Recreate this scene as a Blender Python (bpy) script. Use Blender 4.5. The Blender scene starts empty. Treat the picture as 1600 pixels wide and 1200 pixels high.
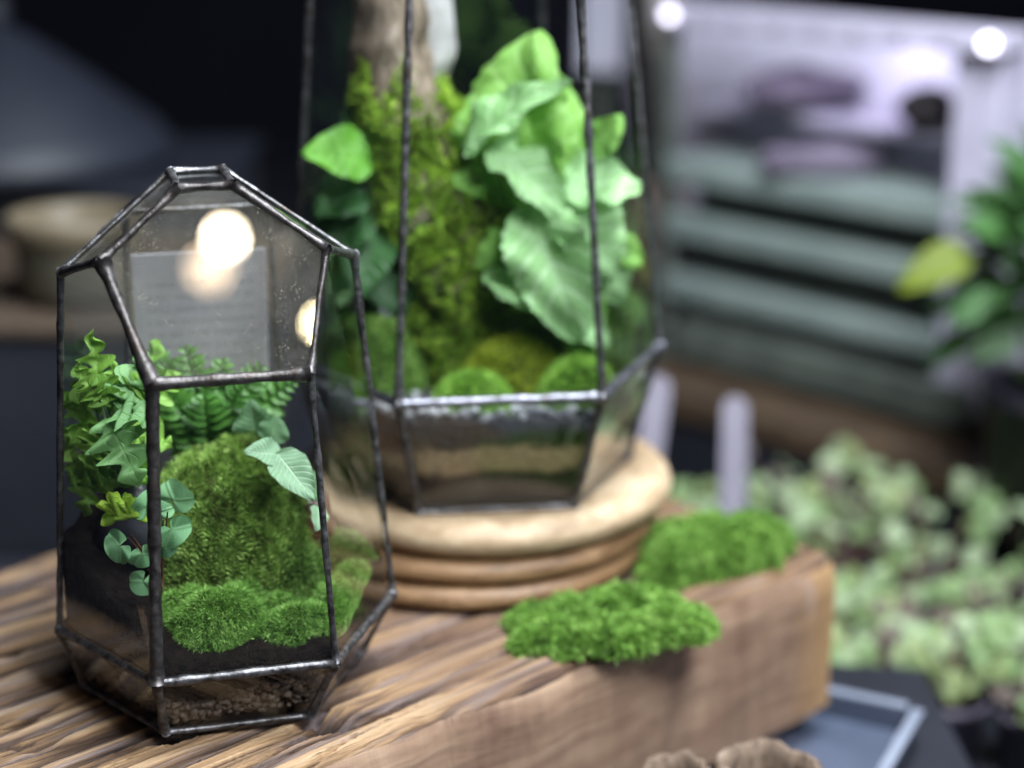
import bpy, math, random
import numpy as np
from mathutils import Vector, Matrix, noise as mnoise

rng = np.random.default_rng(7)
random.seed(7)
S = bpy.context.scene
COL = S.collection
R = math.radians

# ------------------------------------------------------------------ camera
cd = bpy.data.cameras.new('camera')
cam = bpy.data.objects.new('camera', cd)
COL.objects.link(cam)
cam.location = (0, 0, .394)
cam.rotation_euler = (R(73), 0, 0)
cd.sensor_width = 36
cd.lens = 62.78
cd.clip_start = .02
cd.clip_end = 50
cd.dof.use_dof = True
cd.dof.focus_distance = .80
cd.dof.aperture_fstop = 2.45
S.camera = cam

# ------------------------------------------------------------------ world, lights, exposure
wd = bpy.data.worlds.new('World')
S.world = wd
wd.use_nodes = True
wd.node_tree.nodes['Background'].inputs[0].default_value = (.55, .62, 1, 1)
wd.node_tree.nodes['Background'].inputs[1].default_value = .045

def area(name, loc, aim, size, power, col, sy=None):
    l = bpy.data.lights.new(name, 'AREA')
    l.shape = 'RECTANGLE'
    l.size = size
    l.size_y = sy or size
    l.energy = power
    l.color = col
    o = bpy.data.objects.new(name, l)
    COL.objects.link(o)
    o.location = loc
    o.rotation_euler = (Vector(aim) - Vector(loc)).to_track_quat('-Z', 'Y').to_euler()
    return o

def bulb(name, loc, radius, power, col):
    l = bpy.data.lights.new(name, 'POINT')
    l.shadow_soft_size = radius
    l.energy = power
    l.color = col
    o = bpy.data.objects.new(name, l)
    COL.objects.link(o)
    o.location = loc
    return o

area('overhead_light', (.22, .82, 1.15), (-.04, .86, .05), .40, 34, (.88, .945, 1))
area('front_light', (.40, .22, .98), (-.03, .90, .05), .36, 24, (.87, .94, 1))  # added front fill that softens the overhead shading
area('side_fill', (1.1, .05, .75), (.0, .9, .03), .6, 7, (.80, .87, 1))  # unseen soft fill added from the front right, no window there
bulb('warm_bulb_or_ghost', (.1745, -.1089, .9893), .017, 2.8, (1, .82, .58))
bulb('warm_bulb_or_ghost', (.1600, -.1310, .9620), .023, .50, (1, .74, .48))  # no real bulb, added to make the first bulb's ghost reflection
bulb('warm_bulb_or_ghost', (.2870, -.1360, .9023), .017, 1.8, (1, .84, .5))

S.view_settings.view_transform = 'Standard'
S.view_settings.look = 'None'
S.view_settings.exposure = 0
S.view_settings.gamma = 1
S.render.engine = 'CYCLES'
S.cycles.use_denoising = True
S.cycles.adaptive_threshold = .03
S.cycles.max_bounces = 6
S.cycles.transparent_max_bounces = 32
S.cycles.caustics_reflective = False
S.cycles.caustics_refractive = False
S.cycles.sample_clamp_indirect = 4

# ------------------------------------------------------------------ materials
class NT:
    def __init__(s, name):
        s.m = bpy.data.materials.new(name)
        s.m.use_nodes = True
        s.t = s.m.node_tree
        s.t.nodes.clear()
        s.out = s.t.nodes.new('ShaderNodeOutputMaterial')
    def n(s, typ, ins=None, **kw):
        nd = s.t.nodes.new(typ)
        for k, v in kw.items():
            setattr(nd, k, v)
        for k, v in (ins or {}).items():
            if isinstance(v, bpy.types.NodeSocket):
                s.t.links.new(v, nd.inputs[k])
            else:
                nd.inputs[k].default_value = v
        return nd
    def math(s, op, a, b=0., c=0., clamp=False):
        nd = s.n('ShaderNodeMath', {0: a, 1: b, 2: c}, operation=op)
        nd.use_clamp = clamp
        return nd.outputs[0]
    def ramp(s, fac, stops, interp='LINEAR'):
        nd = s.n('ShaderNodeValToRGB', {0: fac})
        cr = nd.color_ramp
        cr.interpolation = interp
        while len(cr.elements) < len(stops):
            cr.elements.new(.5)
        for e, (p, c) in zip(cr.elements, stops):
            e.position = p
            e.color = (*c, 1) if len(c) == 3 else c
        return nd.outputs[0]
    def coord(s, scale=(1, 1, 1), which='Object', rot=(0, 0, 0)):
        tc = s.n('ShaderNodeTexCoord').outputs[which]
        return s.n('ShaderNodeMapping', {0: tc, 2: rot, 3: scale}).outputs[0]
    def noise(s, vec, scale, detail=4, rough=.6, dist=0):
        return s.n('ShaderNodeTexNoise', {'Vector': vec, 'Scale': scale, 'Detail': detail, 'Roughness': rough, 'Distortion': dist}).outputs[0]
    def mix(s, f, a, b):
        nd = s.n('ShaderNodeMix', data_type='RGBA')
        for i, v in ((0, f), (6, a), (7, b)):
            if isinstance(v, bpy.types.NodeSocket):
                s.t.links.new(v, nd.inputs[i])
            else:
                nd.inputs[i].default_value = (*v, 1) if isinstance(v, tuple) and len(v) == 3 else v
        return nd.outputs[2]
    def bump(s, h, strength=.5, dist=.002):
        return s.n('ShaderNodeBump', {'Height': h, 'Strength': strength, 'Distance': dist}).outputs[0]
    def bsdf(s, col, rough=.6, metal=0., nrm=None, spec=.5, **kw):
        ins = {'Base Color': (*col, 1) if isinstance(col, tuple) else col, 'Roughness': rough, 'Metallic': metal, 'Specular IOR Level': spec}
        ins.update(kw)
        if nrm is not None:
            ins['Normal'] = nrm
        return s.n('ShaderNodeBsdfPrincipled', ins).outputs[0]
    def done(s, sh):
        s.t.links.new(sh, s.out.inputs[0])
        return s.m

def simple(name, c1, c2, rough=.6, scale=60, metal=0, bump=.3, dist=.001, spec=.4):
    t = NT(name)
    v = t.coord()
    f = t.noise(v, scale)
    col = t.ramp(f, [(.3, c1), (.7, c2)])
    return t.done(t.bsdf(col, rough, metal, t.bump(t.noise(v, scale * 3), bump, dist), spec))

def glass(name, dust=0., tint=(.985, .992, .988)):
    t = NT(name)
    facing = t.n('ShaderNodeLayerWeight', {0: .5}).outputs[1]
    f = t.math('MULTIPLY_ADD', t.math('POWER', facing, 5.), .94, .034)
    tr = t.n('ShaderNodeBsdfTransparent', {0: (*tint, 1)}).outputs[0]
    gl = t.n('ShaderNodeBsdfGlossy', {0: (1, 1, 1, 1), 1: .004}).outputs[0]
    sh = t.n('ShaderNodeMixShader', {0: f, 1: tr, 2: gl}).outputs[0]
    if not dust:
        return t.done(sh)
    v = t.coord()
    d1 = t.n('ShaderNodeTexVoronoi', {'Vector': v, 'Scale': 560., 'Randomness': 1.}).outputs[0]
    size = t.math('MULTIPLY', t.noise(v, 150, 2), .62)
    speck = t.math('LESS_THAN', d1, t.math('SUBTRACT', size, .16))
    film = t.math('MULTIPLY', t.math('POWER', t.noise(v, 26, 5, .65), 2.), .16 * dust)
    amt = t.math('MULTIPLY_ADD', speck, .24 * dust, film, clamp=True)
    df = t.n('ShaderNodeBsdfDiffuse', {0: (.50, .45, .36, 1)}).outputs[0]
    tl = t.n('ShaderNodeBsdfTranslucent', {0: (.50, .46, .42, 1)}).outputs[0]
    dd = t.n('ShaderNodeMixShader', {0: .5, 1: df, 2: tl}).outputs[0]
    sh = t.n('ShaderNodeMixShader', {0: amt, 1: sh, 2: dd}).outputs[0]
    return t.done(sh)

def leafmat(name, c1, c2, vein=None, veins=9, transl=.35, rough=.42, vw=.16, gloss=.45):
    t = NT(name)
    uv = t.n('ShaderNodeTexCoord').outputs['UV']
    sx = t.n('ShaderNodeSeparateXYZ', {0: uv})
    u, v = sx.outputs[1], sx.outputs[0]
    av = t.math('ABSOLUTE', t.math('SUBTRACT', v, .5))
    ob = t.coord()
    rnd = t.n('ShaderNodeObjectInfo').outputs['Random']
    nz = t.noise(ob, 90, 3)
    f = t.math('ADD', t.math('MULTIPLY', nz, .7), t.math('MULTIPLY', rnd, .4))
    col = t.ramp(f, [(.25, c1), (.8, c2)])
    k = t.math('FRACT', t.math('MULTIPLY', t.math('SUBTRACT', u, t.math('MULTIPLY', av, .55)), float(veins)))
    ln = t.math('ABSOLUTE', t.math('SUBTRACT', k, .5))
    side = t.math('SUBTRACT', 1., t.math('DIVIDE', ln, vw), clamp=True)
    mid = t.math('SUBTRACT', 1., t.math('DIVIDE', av, .035), clamp=True)
    vm = t.math('MAXIMUM', side, mid)
    if vein:
        col = t.mix(t.math('MULTIPLY', vm, .85), col, vein)
    nrm = t.bump(t.math('SUBTRACT', t.math('MULTIPLY', nz, .3), vm), .5, .0012)
    p = t.bsdf(col, rough, 0, nrm, gloss)
    tl = t.n('ShaderNodeBsdfTranslucent', {0: col}).outputs[0]
    return t.done(t.n('ShaderNodeMixShader', {0: transl, 1: p, 2: tl}).outputs[0])

def mossmat(name, c1, c2, c3, transl=.3):
    t = NT(name)
    at = t.n('ShaderNodeAttribute', attribute_name='tint').outputs['Fac']
    nz = t.noise(t.coord(), 70, 3)
    n2 = t.noise(t.coord(), 240, 2)
    f = t.math('ADD', t.math('MULTIPLY', at, .6), t.math('MULTIPLY_ADD', nz, 1.0, t.math('MULTIPLY_ADD', n2, .5, -.56)))
    col = t.ramp(f, [(.12, c1), (.5, c2), (.92, c3)])
    p = t.bsdf(col, .6, 0, None, .25)
    tl = t.n('ShaderNodeBsdfTranslucent', {0: col}).outputs[0]
    return t.done(t.n('ShaderNodeMixShader', {0: transl, 1: p, 2: tl}).outputs[0])

def emit(name, col, st):
    t = NT(name)
    return t.done(t.n('ShaderNodeEmission', {0: (*col, 1), 1: st}).outputs[0])

M = {}
M['glass'] = glass('clear_glass')
M['dusty'] = glass('dusty_glass', 1.)
M['back_glass'] = glass('smudged_glass', .5)

def soldermat(name, dark, bright, rust):
    t = NT(name)
    v = t.coord()
    a = t.noise(v, 220, 5, .65)
    b = t.noise(v, 75, 3)
    col = t.ramp(a, [(.35, dark), (.72, bright)])
    col = t.mix(t.ramp(b, [(.52, (0, 0, 0)), (.68, (1, 1, 1))]), col, rust)
    rg = t.math('MULTIPLY_ADD', a, .35, .22)
    return t.done(t.bsdf(col, rg, .75, t.bump(t.noise(v, 320, 4), .55, .0008), .5))
M['solder'] = soldermat('dark_solder', (.030, .028, .029), (.21, .205, .215), (.060, .050, .044))
M['solder2'] = soldermat('grey_solder', (.07, .07, .08), (.26, .26, .31), (.08, .075, .08))
M['copper'] = soldermat('brown_solder', (.026, .023, .022), (.115, .105, .104), (.050, .039, .034))

M['soil'] = simple('dark_soil', (.006, .005, .005), (.022, .016, .012), .95, 260, bump=1, dist=.004, spec=.03)
M['table'] = simple('dark_table', (.010, .011, .016), (.018, .019, .027), .55, 9, spec=.3)
M['wall'] = simple('dark_wall', (.004, .0045, .008), (.007, .007, .012), .9, 3, spec=.1)

def wood_top():
    t = NT('weathered_wood_top')
    g = t.n('ShaderNodeAttribute', attribute_name='tint').outputs['Fac']
    v = t.coord((9, 260, 80))
    v2 = t.coord((3.5, 60, 20))
    f1 = t.noise(v, 1.6, 6, .65, .6)
    f2 = t.noise(v2, 2.0, 4, .6, 1.2)
    f = t.math('ADD', t.math('MULTIPLY', g, .62), t.math('MULTIPLY_ADD', f1, .42, -.08))
    col = t.ramp(f, [(.14, (.012, .008, .007)), (.36, (.080, .046, .028)), (.56, (.27, .165, .085)), (.82, (.47, .335, .205))])
    grey = t.ramp(f2, [(.50, (0, 0, 0)), (.66, (1, 1, 1))])
    col = t.mix(t.math('MULTIPLY', grey, .6), col, (.22, .185, .19))
    sx = t.n('ShaderNodeSeparateXYZ', {0: t.n('ShaderNodeTexCoord').outputs['Object']})
    dk = t.ramp(t.math('ADD', sx.outputs[0], t.math('MULTIPLY', f2, .18)), [(.50, (0, 0, 0)), (.64, (1, 1, 1))])
    col = t.mix(t.math('MULTIPLY', dk, .45), col, (.10, .055, .036))
    rg = t.math('MULTIPLY_ADD', f1, .4, .48)
    ff = t.noise(t.coord((30, 700, 300)), 1., 3, .6)
    return t.done(t.bsdf(col, rg, 0, t.bump(t.math('ADD', f1, ff), .8, .002), .25))

def wood_side():
    t = NT('sawn_wood_face')
    tc = t.n('ShaderNodeTexCoord').outputs['Object']
    sx = t.n('ShaderNodeSeparateXYZ', {0: tc})
    f1 = t.noise(t.coord((9, 9, 70)), 1.5, 5, .6, .8)
    f2 = t.noise(t.coord((14, 14, 3.5)), 1.4, 4, .6, .5)
    saw = t.noise(t.coord((260, 20, 30), rot=(0, .35, 0)), 1., 3, .6, .3)
    f = t.math('ADD', t.math('MULTIPLY', f1, .5), t.math('MULTIPLY', f2, .5))
    col = t.ramp(f, [(.33, (.13, .072, .048)), (.5, (.26, .165, .108)), (.66, (.38, .26, .17))])
    col = t.mix(t.math('MULTIPLY', saw, .30), col, (.12, .070, .055))
    sp = t.ramp(t.noise(t.coord((22, 22, 13)), 1.3, 2, .4), [(.70, (0, 0, 0)), (.78, (1, 1, 1))])
    col = t.mix(t.math('MULTIPLY', sp, .45), col, (.40, .36, .40))
    edge = t.ramp(t.math('MULTIPLY_ADD', f1, .016, sx.outputs[0]), [(.766, (0, 0, 0)), (.800, (1, 1, 1))])
    col = t.mix(t.math('MULTIPLY', edge, .6), col, (.40, .235, .095))
    return t.done(t.bsdf(col, .55, 0, t.bump(t.math('ADD', f1, saw), .45, .0015), .35))
M['wood_top'] = wood_top()
M['wood_side'] = wood_side()

def stand_mat(name, a, b, c, sc=1.):
    t = NT(name)
    v = t.coord((1, 1, 5))
    f = t.noise(v, 34 * sc, 5, .65, .6)
    sp = t.noise(t.coord(), 420, 2)
    col = t.ramp(f, [(.28, a), (.52, b), (.78, c)])
    col = t.mix(t.ramp(sp, [(.30, (.55, .55, .55)), (.45, (0, 0, 0))]), col, a)
    return t.done(t.bsdf(col, t.math('MULTIPLY_ADD', f, .3, .35), 0, t.bump(t.math('ADD', f, sp), .5, .0012), .4))
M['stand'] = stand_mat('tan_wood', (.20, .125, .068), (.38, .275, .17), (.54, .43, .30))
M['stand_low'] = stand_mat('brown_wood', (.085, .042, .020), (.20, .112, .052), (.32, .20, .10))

# ------------------------------------------------------------------ mesh helpers
def link(name, me, mats, parent=None, loc=None):
    o = bpy.data.objects.new(name, me)
    if not isinstance(mats, (list, tuple)):
        mats = [mats]
    if me is not None and not me.materials:
        for m in mats:
            me.materials.append(m)
    COL.objects.link(o)
    if loc is not None:
        o.location = loc
    if parent is not None:
        o.parent = parent
    return o

def tag(o, label=None, cat=None, group=None, kind=None):
    if label: o['label'] = label
    if cat: o['category'] = cat
    if group: o['group'] = group
    if kind: o['kind'] = kind
    return o

def empty(name, loc, label, cat, group=None, rz=0):
    o = bpy.data.objects.new(name, None)
    o.empty_display_size = .01
    COL.objects.link(o)
    o.location = loc
    o.rotation_euler.z = rz
    return tag(o, label, cat, group)

def mesh(name, v, f, smooth=False):
    me = bpy.data.meshes.new(name)
    me.from_pydata([tuple(map(float, p)) for p in v], [], [tuple(map(int, q)) for q in f])
    if smooth:
        me.polygons.foreach_set('use_smooth', [True] * len(me.polygons))
    me.update()
    return me

def trimesh(name, V, T, tint=None, smooth=False):
    V = np.asarray(V, np.float32); T = np.asarray(T, np.int32)
    me = bpy.data.meshes.new(name)
    me.vertices.add(len(V)); me.vertices.foreach_set('co', V.ravel())
    me.loops.add(T.size); me.loops.foreach_set('vertex_index', T.ravel())
    me.polygons.add(len(T)); me.polygons.foreach_set('loop_start', np.arange(0, T.size, 3, dtype=np.int32))
    if smooth:
        me.polygons.foreach_set('use_smooth', np.ones(len(T), bool))
    if tint is not None:
        a = me.attributes.new('tint', 'FLOAT', 'POINT')
        a.data.foreach_set('value', np.asarray(tint, np.float32))
    me.update(calc_edges=True)
    me.validate()
    return me

def hash2(ix, iy, seed):
    h = (ix.astype(np.int64) * 374761393 + iy.astype(np.int64) * 668265263 + seed * 982451653) & 0x7fffffff
    h = ((h ^ (h >> 13)) * 1274126177) & 0x7fffffff
    return ((h ^ (h >> 16)) & 0xffff) / 65535.

def vn(x, y, seed=0):
    ix, iy = np.floor(x), np.floor(y)
    fx, fy = x - ix, y - iy
    fx = fx * fx * (3 - 2 * fx); fy = fy * fy * (3 - 2 * fy)
    a = hash2(ix, iy, seed); b = hash2(ix + 1, iy, seed); c = hash2(ix, iy + 1, seed); d = hash2(ix + 1, iy + 1, seed)
    return (a * (1 - fx) + b * fx) * (1 - fy) + (c * (1 - fx) + d * fx) * fy

def fbm(x, y, seed=0, oct=4):
    s, a, t = 0, .5, 0
    for i in range(oct):
        s = s + a * vn(x * 2 ** i, y * 2 ** i, seed + i * 17); t += a; a *= .5
    return s / t

def grid_tris(nu, nv, wrap=False):
    i, j = np.meshgrid(np.arange(nu - 1), np.arange(nv if wrap else nv - 1), indexing='ij')
    a = i * nv + j; b = i * nv + (j + 1) % nv; c = (i + 1) * nv + (j + 1) % nv; d = (i + 1) * nv + j
    return np.concatenate([np.stack([a, d, c], -1).reshape(-1, 3), np.stack([a, c, b], -1).reshape(-1, 3)])

def box(name, mat, parent, c, size, rz=0, bev=.0):
    x, y, z = (s / 2 for s in size)
    b = min(bev, x * .9, y * .9, z * .9)
    V, F = [], []
    if b <= 0:
        V = [(-x, -y, -z), (x, -y, -z), (x, y, -z), (-x, y, -z), (-x, -y, z), (x, -y, z), (x, y, z), (-x, y, z)]
        F = [(3, 2, 1, 0), (4, 5, 6, 7), (0, 1, 5, 4), (1, 2, 6, 5), (2, 3, 7, 6), (3, 0, 4, 7)]
        me = mesh(name, V, F)
    else:
        import bmesh
        bm = bmesh.new()
        bmesh.ops.create_cube(bm, size=1)
        for v in bm.verts:
            v.co = (v.co.x * 2 * x, v.co.y * 2 * y, v.co.z * 2 * z)
        bmesh.ops.bevel(bm, geom=bm.edges[:], offset=b, segments=2, affect='EDGES', profile=.6)
        me = bpy.data.meshes.new(name); bm.to_mesh(me); bm.free()
    o = link(name, me, mat, parent, c)
    o.rotation_euler.z = rz
    return o

def tube_arrays(P, rad, n=8, wob=0., seed=0, cap=True):
    P = np.asarray(P, float); k = len(P)
    rad = np.broadcast_to(np.asarray(rad, float), (k,))
    V = []
    ref = np.array([.31, .17, .93])
    for i in range(k):
        d = P[min(i + 1, k - 1)] - P[max(i - 1, 0)]
        d = d / (np.linalg.norm(d) + 1e-12)
        s = np.cross(d, ref); s /= np.linalg.norm(s) + 1e-12
        t = np.cross(d, s)
        for j in range(n):
            a = 2 * math.pi * j / n
            r = rad[i] * (1 + (wob * (mnoise.noise(Vector((P[i][0] * 90 + seed, P[i][1] * 90, P[i][2] * 90 + math.cos(a) * .8))) ) if wob else 0))
            V.append(P[i] + r * (math.cos(a) * s + math.sin(a) * t))
    V = np.array(V)
    T = grid_tris(k, n, True)[:, ::-1]
    if cap:
        c0, c1 = len(V), len(V) + 1
        V = np.vstack([V, P[:1], P[-1:]])
        e = []
        for j in range(n):
            e.append((c0, j, (j + 1) % n)); e.append((c1, (k - 1) * n + (j + 1) % n, (k - 1) * n + j))
        T = np.vstack([T, e])
    return V, T

def tube(name, P, rad, mat, parent=None, n=8, wob=0., seed=0):
    V, T = tube_arrays(P, rad, n, wob, seed)
    return link(name, trimesh(name, V, T, smooth=True), mat, parent)

def lathe(name, prof, mat, parent=None, loc=(0, 0, 0), n=64, warp=None):
    prof = np.asarray(prof, float)
    a = np.linspace(0, 2 * np.pi, n, endpoint=False)
    V = np.zeros((len(prof), n, 3))
    V[:, :, 0] = prof[:, 0:1] * np.cos(a); V[:, :, 1] = prof[:, 0:1] * np.sin(a); V[:, :, 2] = prof[:, 1:2]
    if warp is not None:
        V = warp(V, a)
    T = grid_tris(len(prof), n, True)
    return link(name, trimesh(name, V.reshape(-1, 3), T[:, ::-1], smooth=True), mat, parent, loc)

def unit(a):
    return a / (np.linalg.norm(a, axis=-1, keepdims=True) + 1e-12)

def scatter(V, T, n, seed=0, weight=None):
    r = np.random.default_rng(seed)
    V = np.asarray(V); T = np.asarray(T)
    a, b, c = V[T[:, 0]], V[T[:, 1]], V[T[:, 2]]
    N = np.cross(b - a, c - a); A = np.linalg.norm(N, axis=1)
    w = A.copy()
    if weight is not None:
        w = w * weight((a + b + c) / 3, unit(N))
    w = w / w.sum()
    i = r.choice(len(T), n, p=w)
    u, v = r.random((2, n)); s = u + v > 1
    u[s], v[s] = 1 - u[s], 1 - v[s]
    P = a[i] + (b[i] - a[i]) * u[:, None] + (c[i] - a[i]) * v[:, None]
    return P, unit(N[i])

def blades(P, N, L, W, up=.4, spread=.6, seed=0, droop=.15):
    r = np.random.default_rng(seed + 99)
    n = len(P)
    tuft = np.stack([fbm(P[:, 0] * 260 + k * 31, P[:, 1] * 260 + P[:, 2] * 190, seed + k, 2) for k in range(3)], -1) - .5
    D = unit(N + np.array([0, 0, up]) + (r.random((n, 3)) - .5) * 2 * spread + tuft * 1.5)
    Ls = L * (.55 + .75 * r.random(n))[:, None]
    Sd = unit(np.cross(D, r.normal(size=(n, 3))))
    Ws = W * (.7 + .6 * r.random(n))[:, None]
    bend = unit(np.cross(D, Sd)) * (r.random((n, 1)) - .5) * Ls * .5 - np.array([0, 0, droop]) * Ls
    V = np.stack([P - Sd * Ws * .5, P + Sd * Ws * .5, P + D * Ls * .55 - Sd * Ws * .45 + bend * .3, P + D * Ls * .55 + Sd * Ws * .45 + bend * .3, P + D * Ls + bend], 1)
    k = np.arange(n)[:, None] * 5
    T = np.concatenate([k + [0, 1, 3], k + [0, 3, 2], k + [2, 3, 4]])
    tint = np.repeat(r.random(n), 5)
    return V.reshape(-1, 3), T, tint

def tufts(P, N, L, W, per=14, seed=0, radius=.0022, open_=1.):
    """star-like moss heads: blades spreading from one root each"""
    r = np.random.default_rng(seed + 7)
    n = len(P)
    lift = (r.random(n) * .6 * L)[:, None]
    Pc = np.repeat(P + N * lift, per, 0)
    ax = unit(N + (r.random((n, 3)) - .5) * .9 + np.array([0, 0, .25]))
    axr = np.repeat(ax, per, 0)
    m = len(Pc)
    D = unit(axr + unit(r.normal(size=(m, 3))) * open_ * (.35 + .75 * r.random(m))[:, None])
    size = np.repeat(.7 + .6 * r.random(n), per)[:, None]
    Ls = L * size * (.6 + .6 * r.random(m))[:, None]
    Sd = unit(np.cross(D, r.normal(size=(m, 3)))); Ws = W * (.7 + .6 * r.random(m))[:, None]
    root = Pc + (r.random((m, 3)) - .5) * radius - axr * Ls * .25
    dr = -np.array([0, 0, .18]) * Ls
    V = np.stack([root - Sd * Ws * .4, root + Sd * Ws * .4, root + D * Ls * .55 - Sd * Ws * .5 + dr * .2, root + D * Ls * .55 + Sd * Ws * .5 + dr * .2, root + D * Ls + dr], 1)
    k = np.arange(m)[:, None] * 5
    T = np.concatenate([k + [0, 1, 3], k + [0, 3, 2], k + [2, 3, 4]])
    tint = np.repeat(np.clip(np.repeat(r.random(n), per) * .65 + .35 * r.random(m), 0, 1), 5)
    return V.reshape(-1, 3), T, tint

def sprigs(P, N, L, seed=0, pairs=5):
    """feathery moss: each sprig a bent stem with pairs of tiny pointed leaves"""
    r = np.random.default_rng(seed + 5)
    n = len(P)
    D = unit(N + np.array([0, 0, .15]) + (r.random((n, 3)) - .5) * 1.5)
    Sd = unit(np.cross(D, r.normal(size=(n, 3)))); Up = np.cross(Sd, D)
    Ls = L * (.6 + .8 * r.random(n))[:, None]
    VV, TT, base = [], [], 0
    droop = np.array([0, 0, -1.]) * Ls * .35
    for q in range(pairs):
        t = .15 + .85 * q / (pairs - 1)
        c = P + D * Ls * t + droop * t * t
        ll = Ls * (.42 * (1.15 - t))
        for s in (-1, 1):
            tip = c + (Sd * s * .9 + D * .6 + Up * (r.random((n, 1)) - .2) * .6) * ll
            w = D * ll * .22
            VV.append(np.stack([c - w, c + w, tip], 1))
    V = np.stack(VV, 1).reshape(-1, 3)
    T = np.arange(len(V)).reshape(-1, 3)
    tint = np.repeat(r.random(n), 2 * pairs * 3)
    return V, T, tint

def mound_arrays(rx, ry, h, seed, nr=16, na=48, lump=.25, pw=2.4, skirt=.004, ragged=.16, fine=0.):
    rho = np.linspace(0.02, 1, nr)[:, None]; a = np.linspace(0, 2 * np.pi, na, endpoint=False)[None]
    edge = 1 + ragged * (fbm(np.cos(a) * 1.6 + 9, np.sin(a) * 1.6 + 9, seed) - .5) * 2 + ragged * .6 * (fbm(np.cos(a) * 5 + 9, np.sin(a) * 5 + 9, seed + 1) - .5)
    x = rho * rx * edge * np.cos(a); y = rho * ry * edge * np.sin(a)
    z = h * (1 - rho ** pw) ** .62
    z = z * (1 + lump * 2 * (fbm(x / rx * 1.7 + 5, y / ry * 1.7 + 5, seed + 3) - .5))
    z = z + fine * (fbm(x * 150 + 50, y * 150 + 50, seed + 8, 2) - .5) * (1 - rho ** 6) - skirt * (rho ** 4)
    V = np.stack([x, y, z + 0 * x], -1).reshape(-1, 3)
    T = grid_tris(nr, na, True)
    return V, T

def hexclip(V, loc, rz, c, orient, zr, margin):
    """keep moss inside the panes of a hexagonal vessel; zr = [(z, circumradius), ...]"""
    cs, sn = math.cos(rz), math.sin(rz)
    x = V[:, 0] * cs - V[:, 1] * sn + loc[0] - c[0]; y = V[:, 0] * sn + V[:, 1] * cs + loc[1] - c[1]; z = V[:, 2] + loc[2]
    a = np.arctan2(y, x); r = np.hypot(x, y)
    lim = np.interp(z, [q[0] for q in zr], [q[1] for q in zr]) * math.cos(R(30)) / np.cos(np.radians((np.degrees(a) - orient) % 60 - 30)) - margin
    k = np.minimum(1, lim / np.maximum(r, 1e-6))
    x, y = x * k + c[0] - loc[0], y * k + c[1] - loc[1]
    V = V.copy(); V[:, 0] = x * cs + y * sn; V[:, 1] = -x * sn + y * cs
    return V
HEX_SMALL = ((-.137, .797), 15, [(0, .0665), (.035, .0803), (.208, .0655)], .0035)
HEX_TALL = ((-.017, .975), 7, [(.0475, .0845), (.115, .104), (.345, .082)], .005)

def moss_mound(name, label, loc, rx, ry, h, rz, mat, basemat, n, L, W, seed, cat='moss', group=None, style='blade', lump=.25, pw=2.4, tilt=(0, 0), up=.4, spread=.6, ragged=.16, fine=0., per=14, clip=None, stray=0):
    t = empty(name, loc, label, cat, group, rz)
    t.rotation_euler = (tilt[0], tilt[1], rz)
    V, T = mound_arrays(rx, ry, h, seed, 26 if fine else 16, 90 if fine else 48, lump=lump, pw=pw, ragged=ragged, fine=fine)
    link('cushion', trimesh('cushion', hexclip(V, loc, rz, *clip) if clip else V, T, smooth=True), basemat, t)
    P, N = scatter(V, T, n, seed)
    if style == 'blade':
        A = blades(P, N, L, W, up, spread, seed)
    elif style == 'tuft':
        A = tufts(P, N, L, W, per, seed)
        if stray:
            B = blades(*scatter(V, T, stray, seed + 1), L * 1.9, W * .7, .4, .9, seed + 2)
            A = (np.vstack([A[0], B[0]]), np.vstack([A[1], B[1] + len(A[0])]), np.concatenate([A[2], B[2] * .3]))
    else:
        A = sprigs(P, N, L, seed)
    if clip:
        A = (hexclip(A[0], loc, rz, *clip),) + tuple(A[1:])
    fr = link('fronds', trimesh('fronds', *A), mat, t)
    fr['kind'] = 'stuff'
    return t

def ngon_prism(name, pts, thick, mat, parent):
    """a pane: planar polygon given thickness"""
    pts = [Vector(p) for p in pts]
    n = Vector((0, 0, 0))
    for i in range(len(pts)):
        a, b = pts[i], pts[(i + 1) % len(pts)]
        n += a.cross(b)
    n.normalize()
    k = len(pts)
    V = [p + n * thick / 2 for p in pts] + [p - n * thick / 2 for p in pts]
    F = [tuple(range(k)), tuple(range(2 * k - 1, k - 1, -1))] + [(i, i + k, (i + 1) % k + k, (i + 1) % k) for i in range(k)]
    return link(name, mesh(name, V, F), mat, parent)

def bar(a, b, r, mat, parent, seed, name='solder_bar'):
    a, b = np.array(a), np.array(b)
    k = max(6, int(np.linalg.norm(b - a) / .004))
    t = np.linspace(0, 1, k)
    P = a + (b - a) * t[:, None]
    rr = np.array([r * (1 + .22 * mnoise.noise(Vector((seed * 7.3, q * np.linalg.norm(b - a) * 130, 0)))) for q in t])
    rr = rr + r * .35 * (np.exp(-(t * k / 1.6) ** 2) + np.exp(-((1 - t) * k / 1.6) ** 2))
    return tube(name, P, rr, mat, parent, 8, .25, seed)

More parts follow.
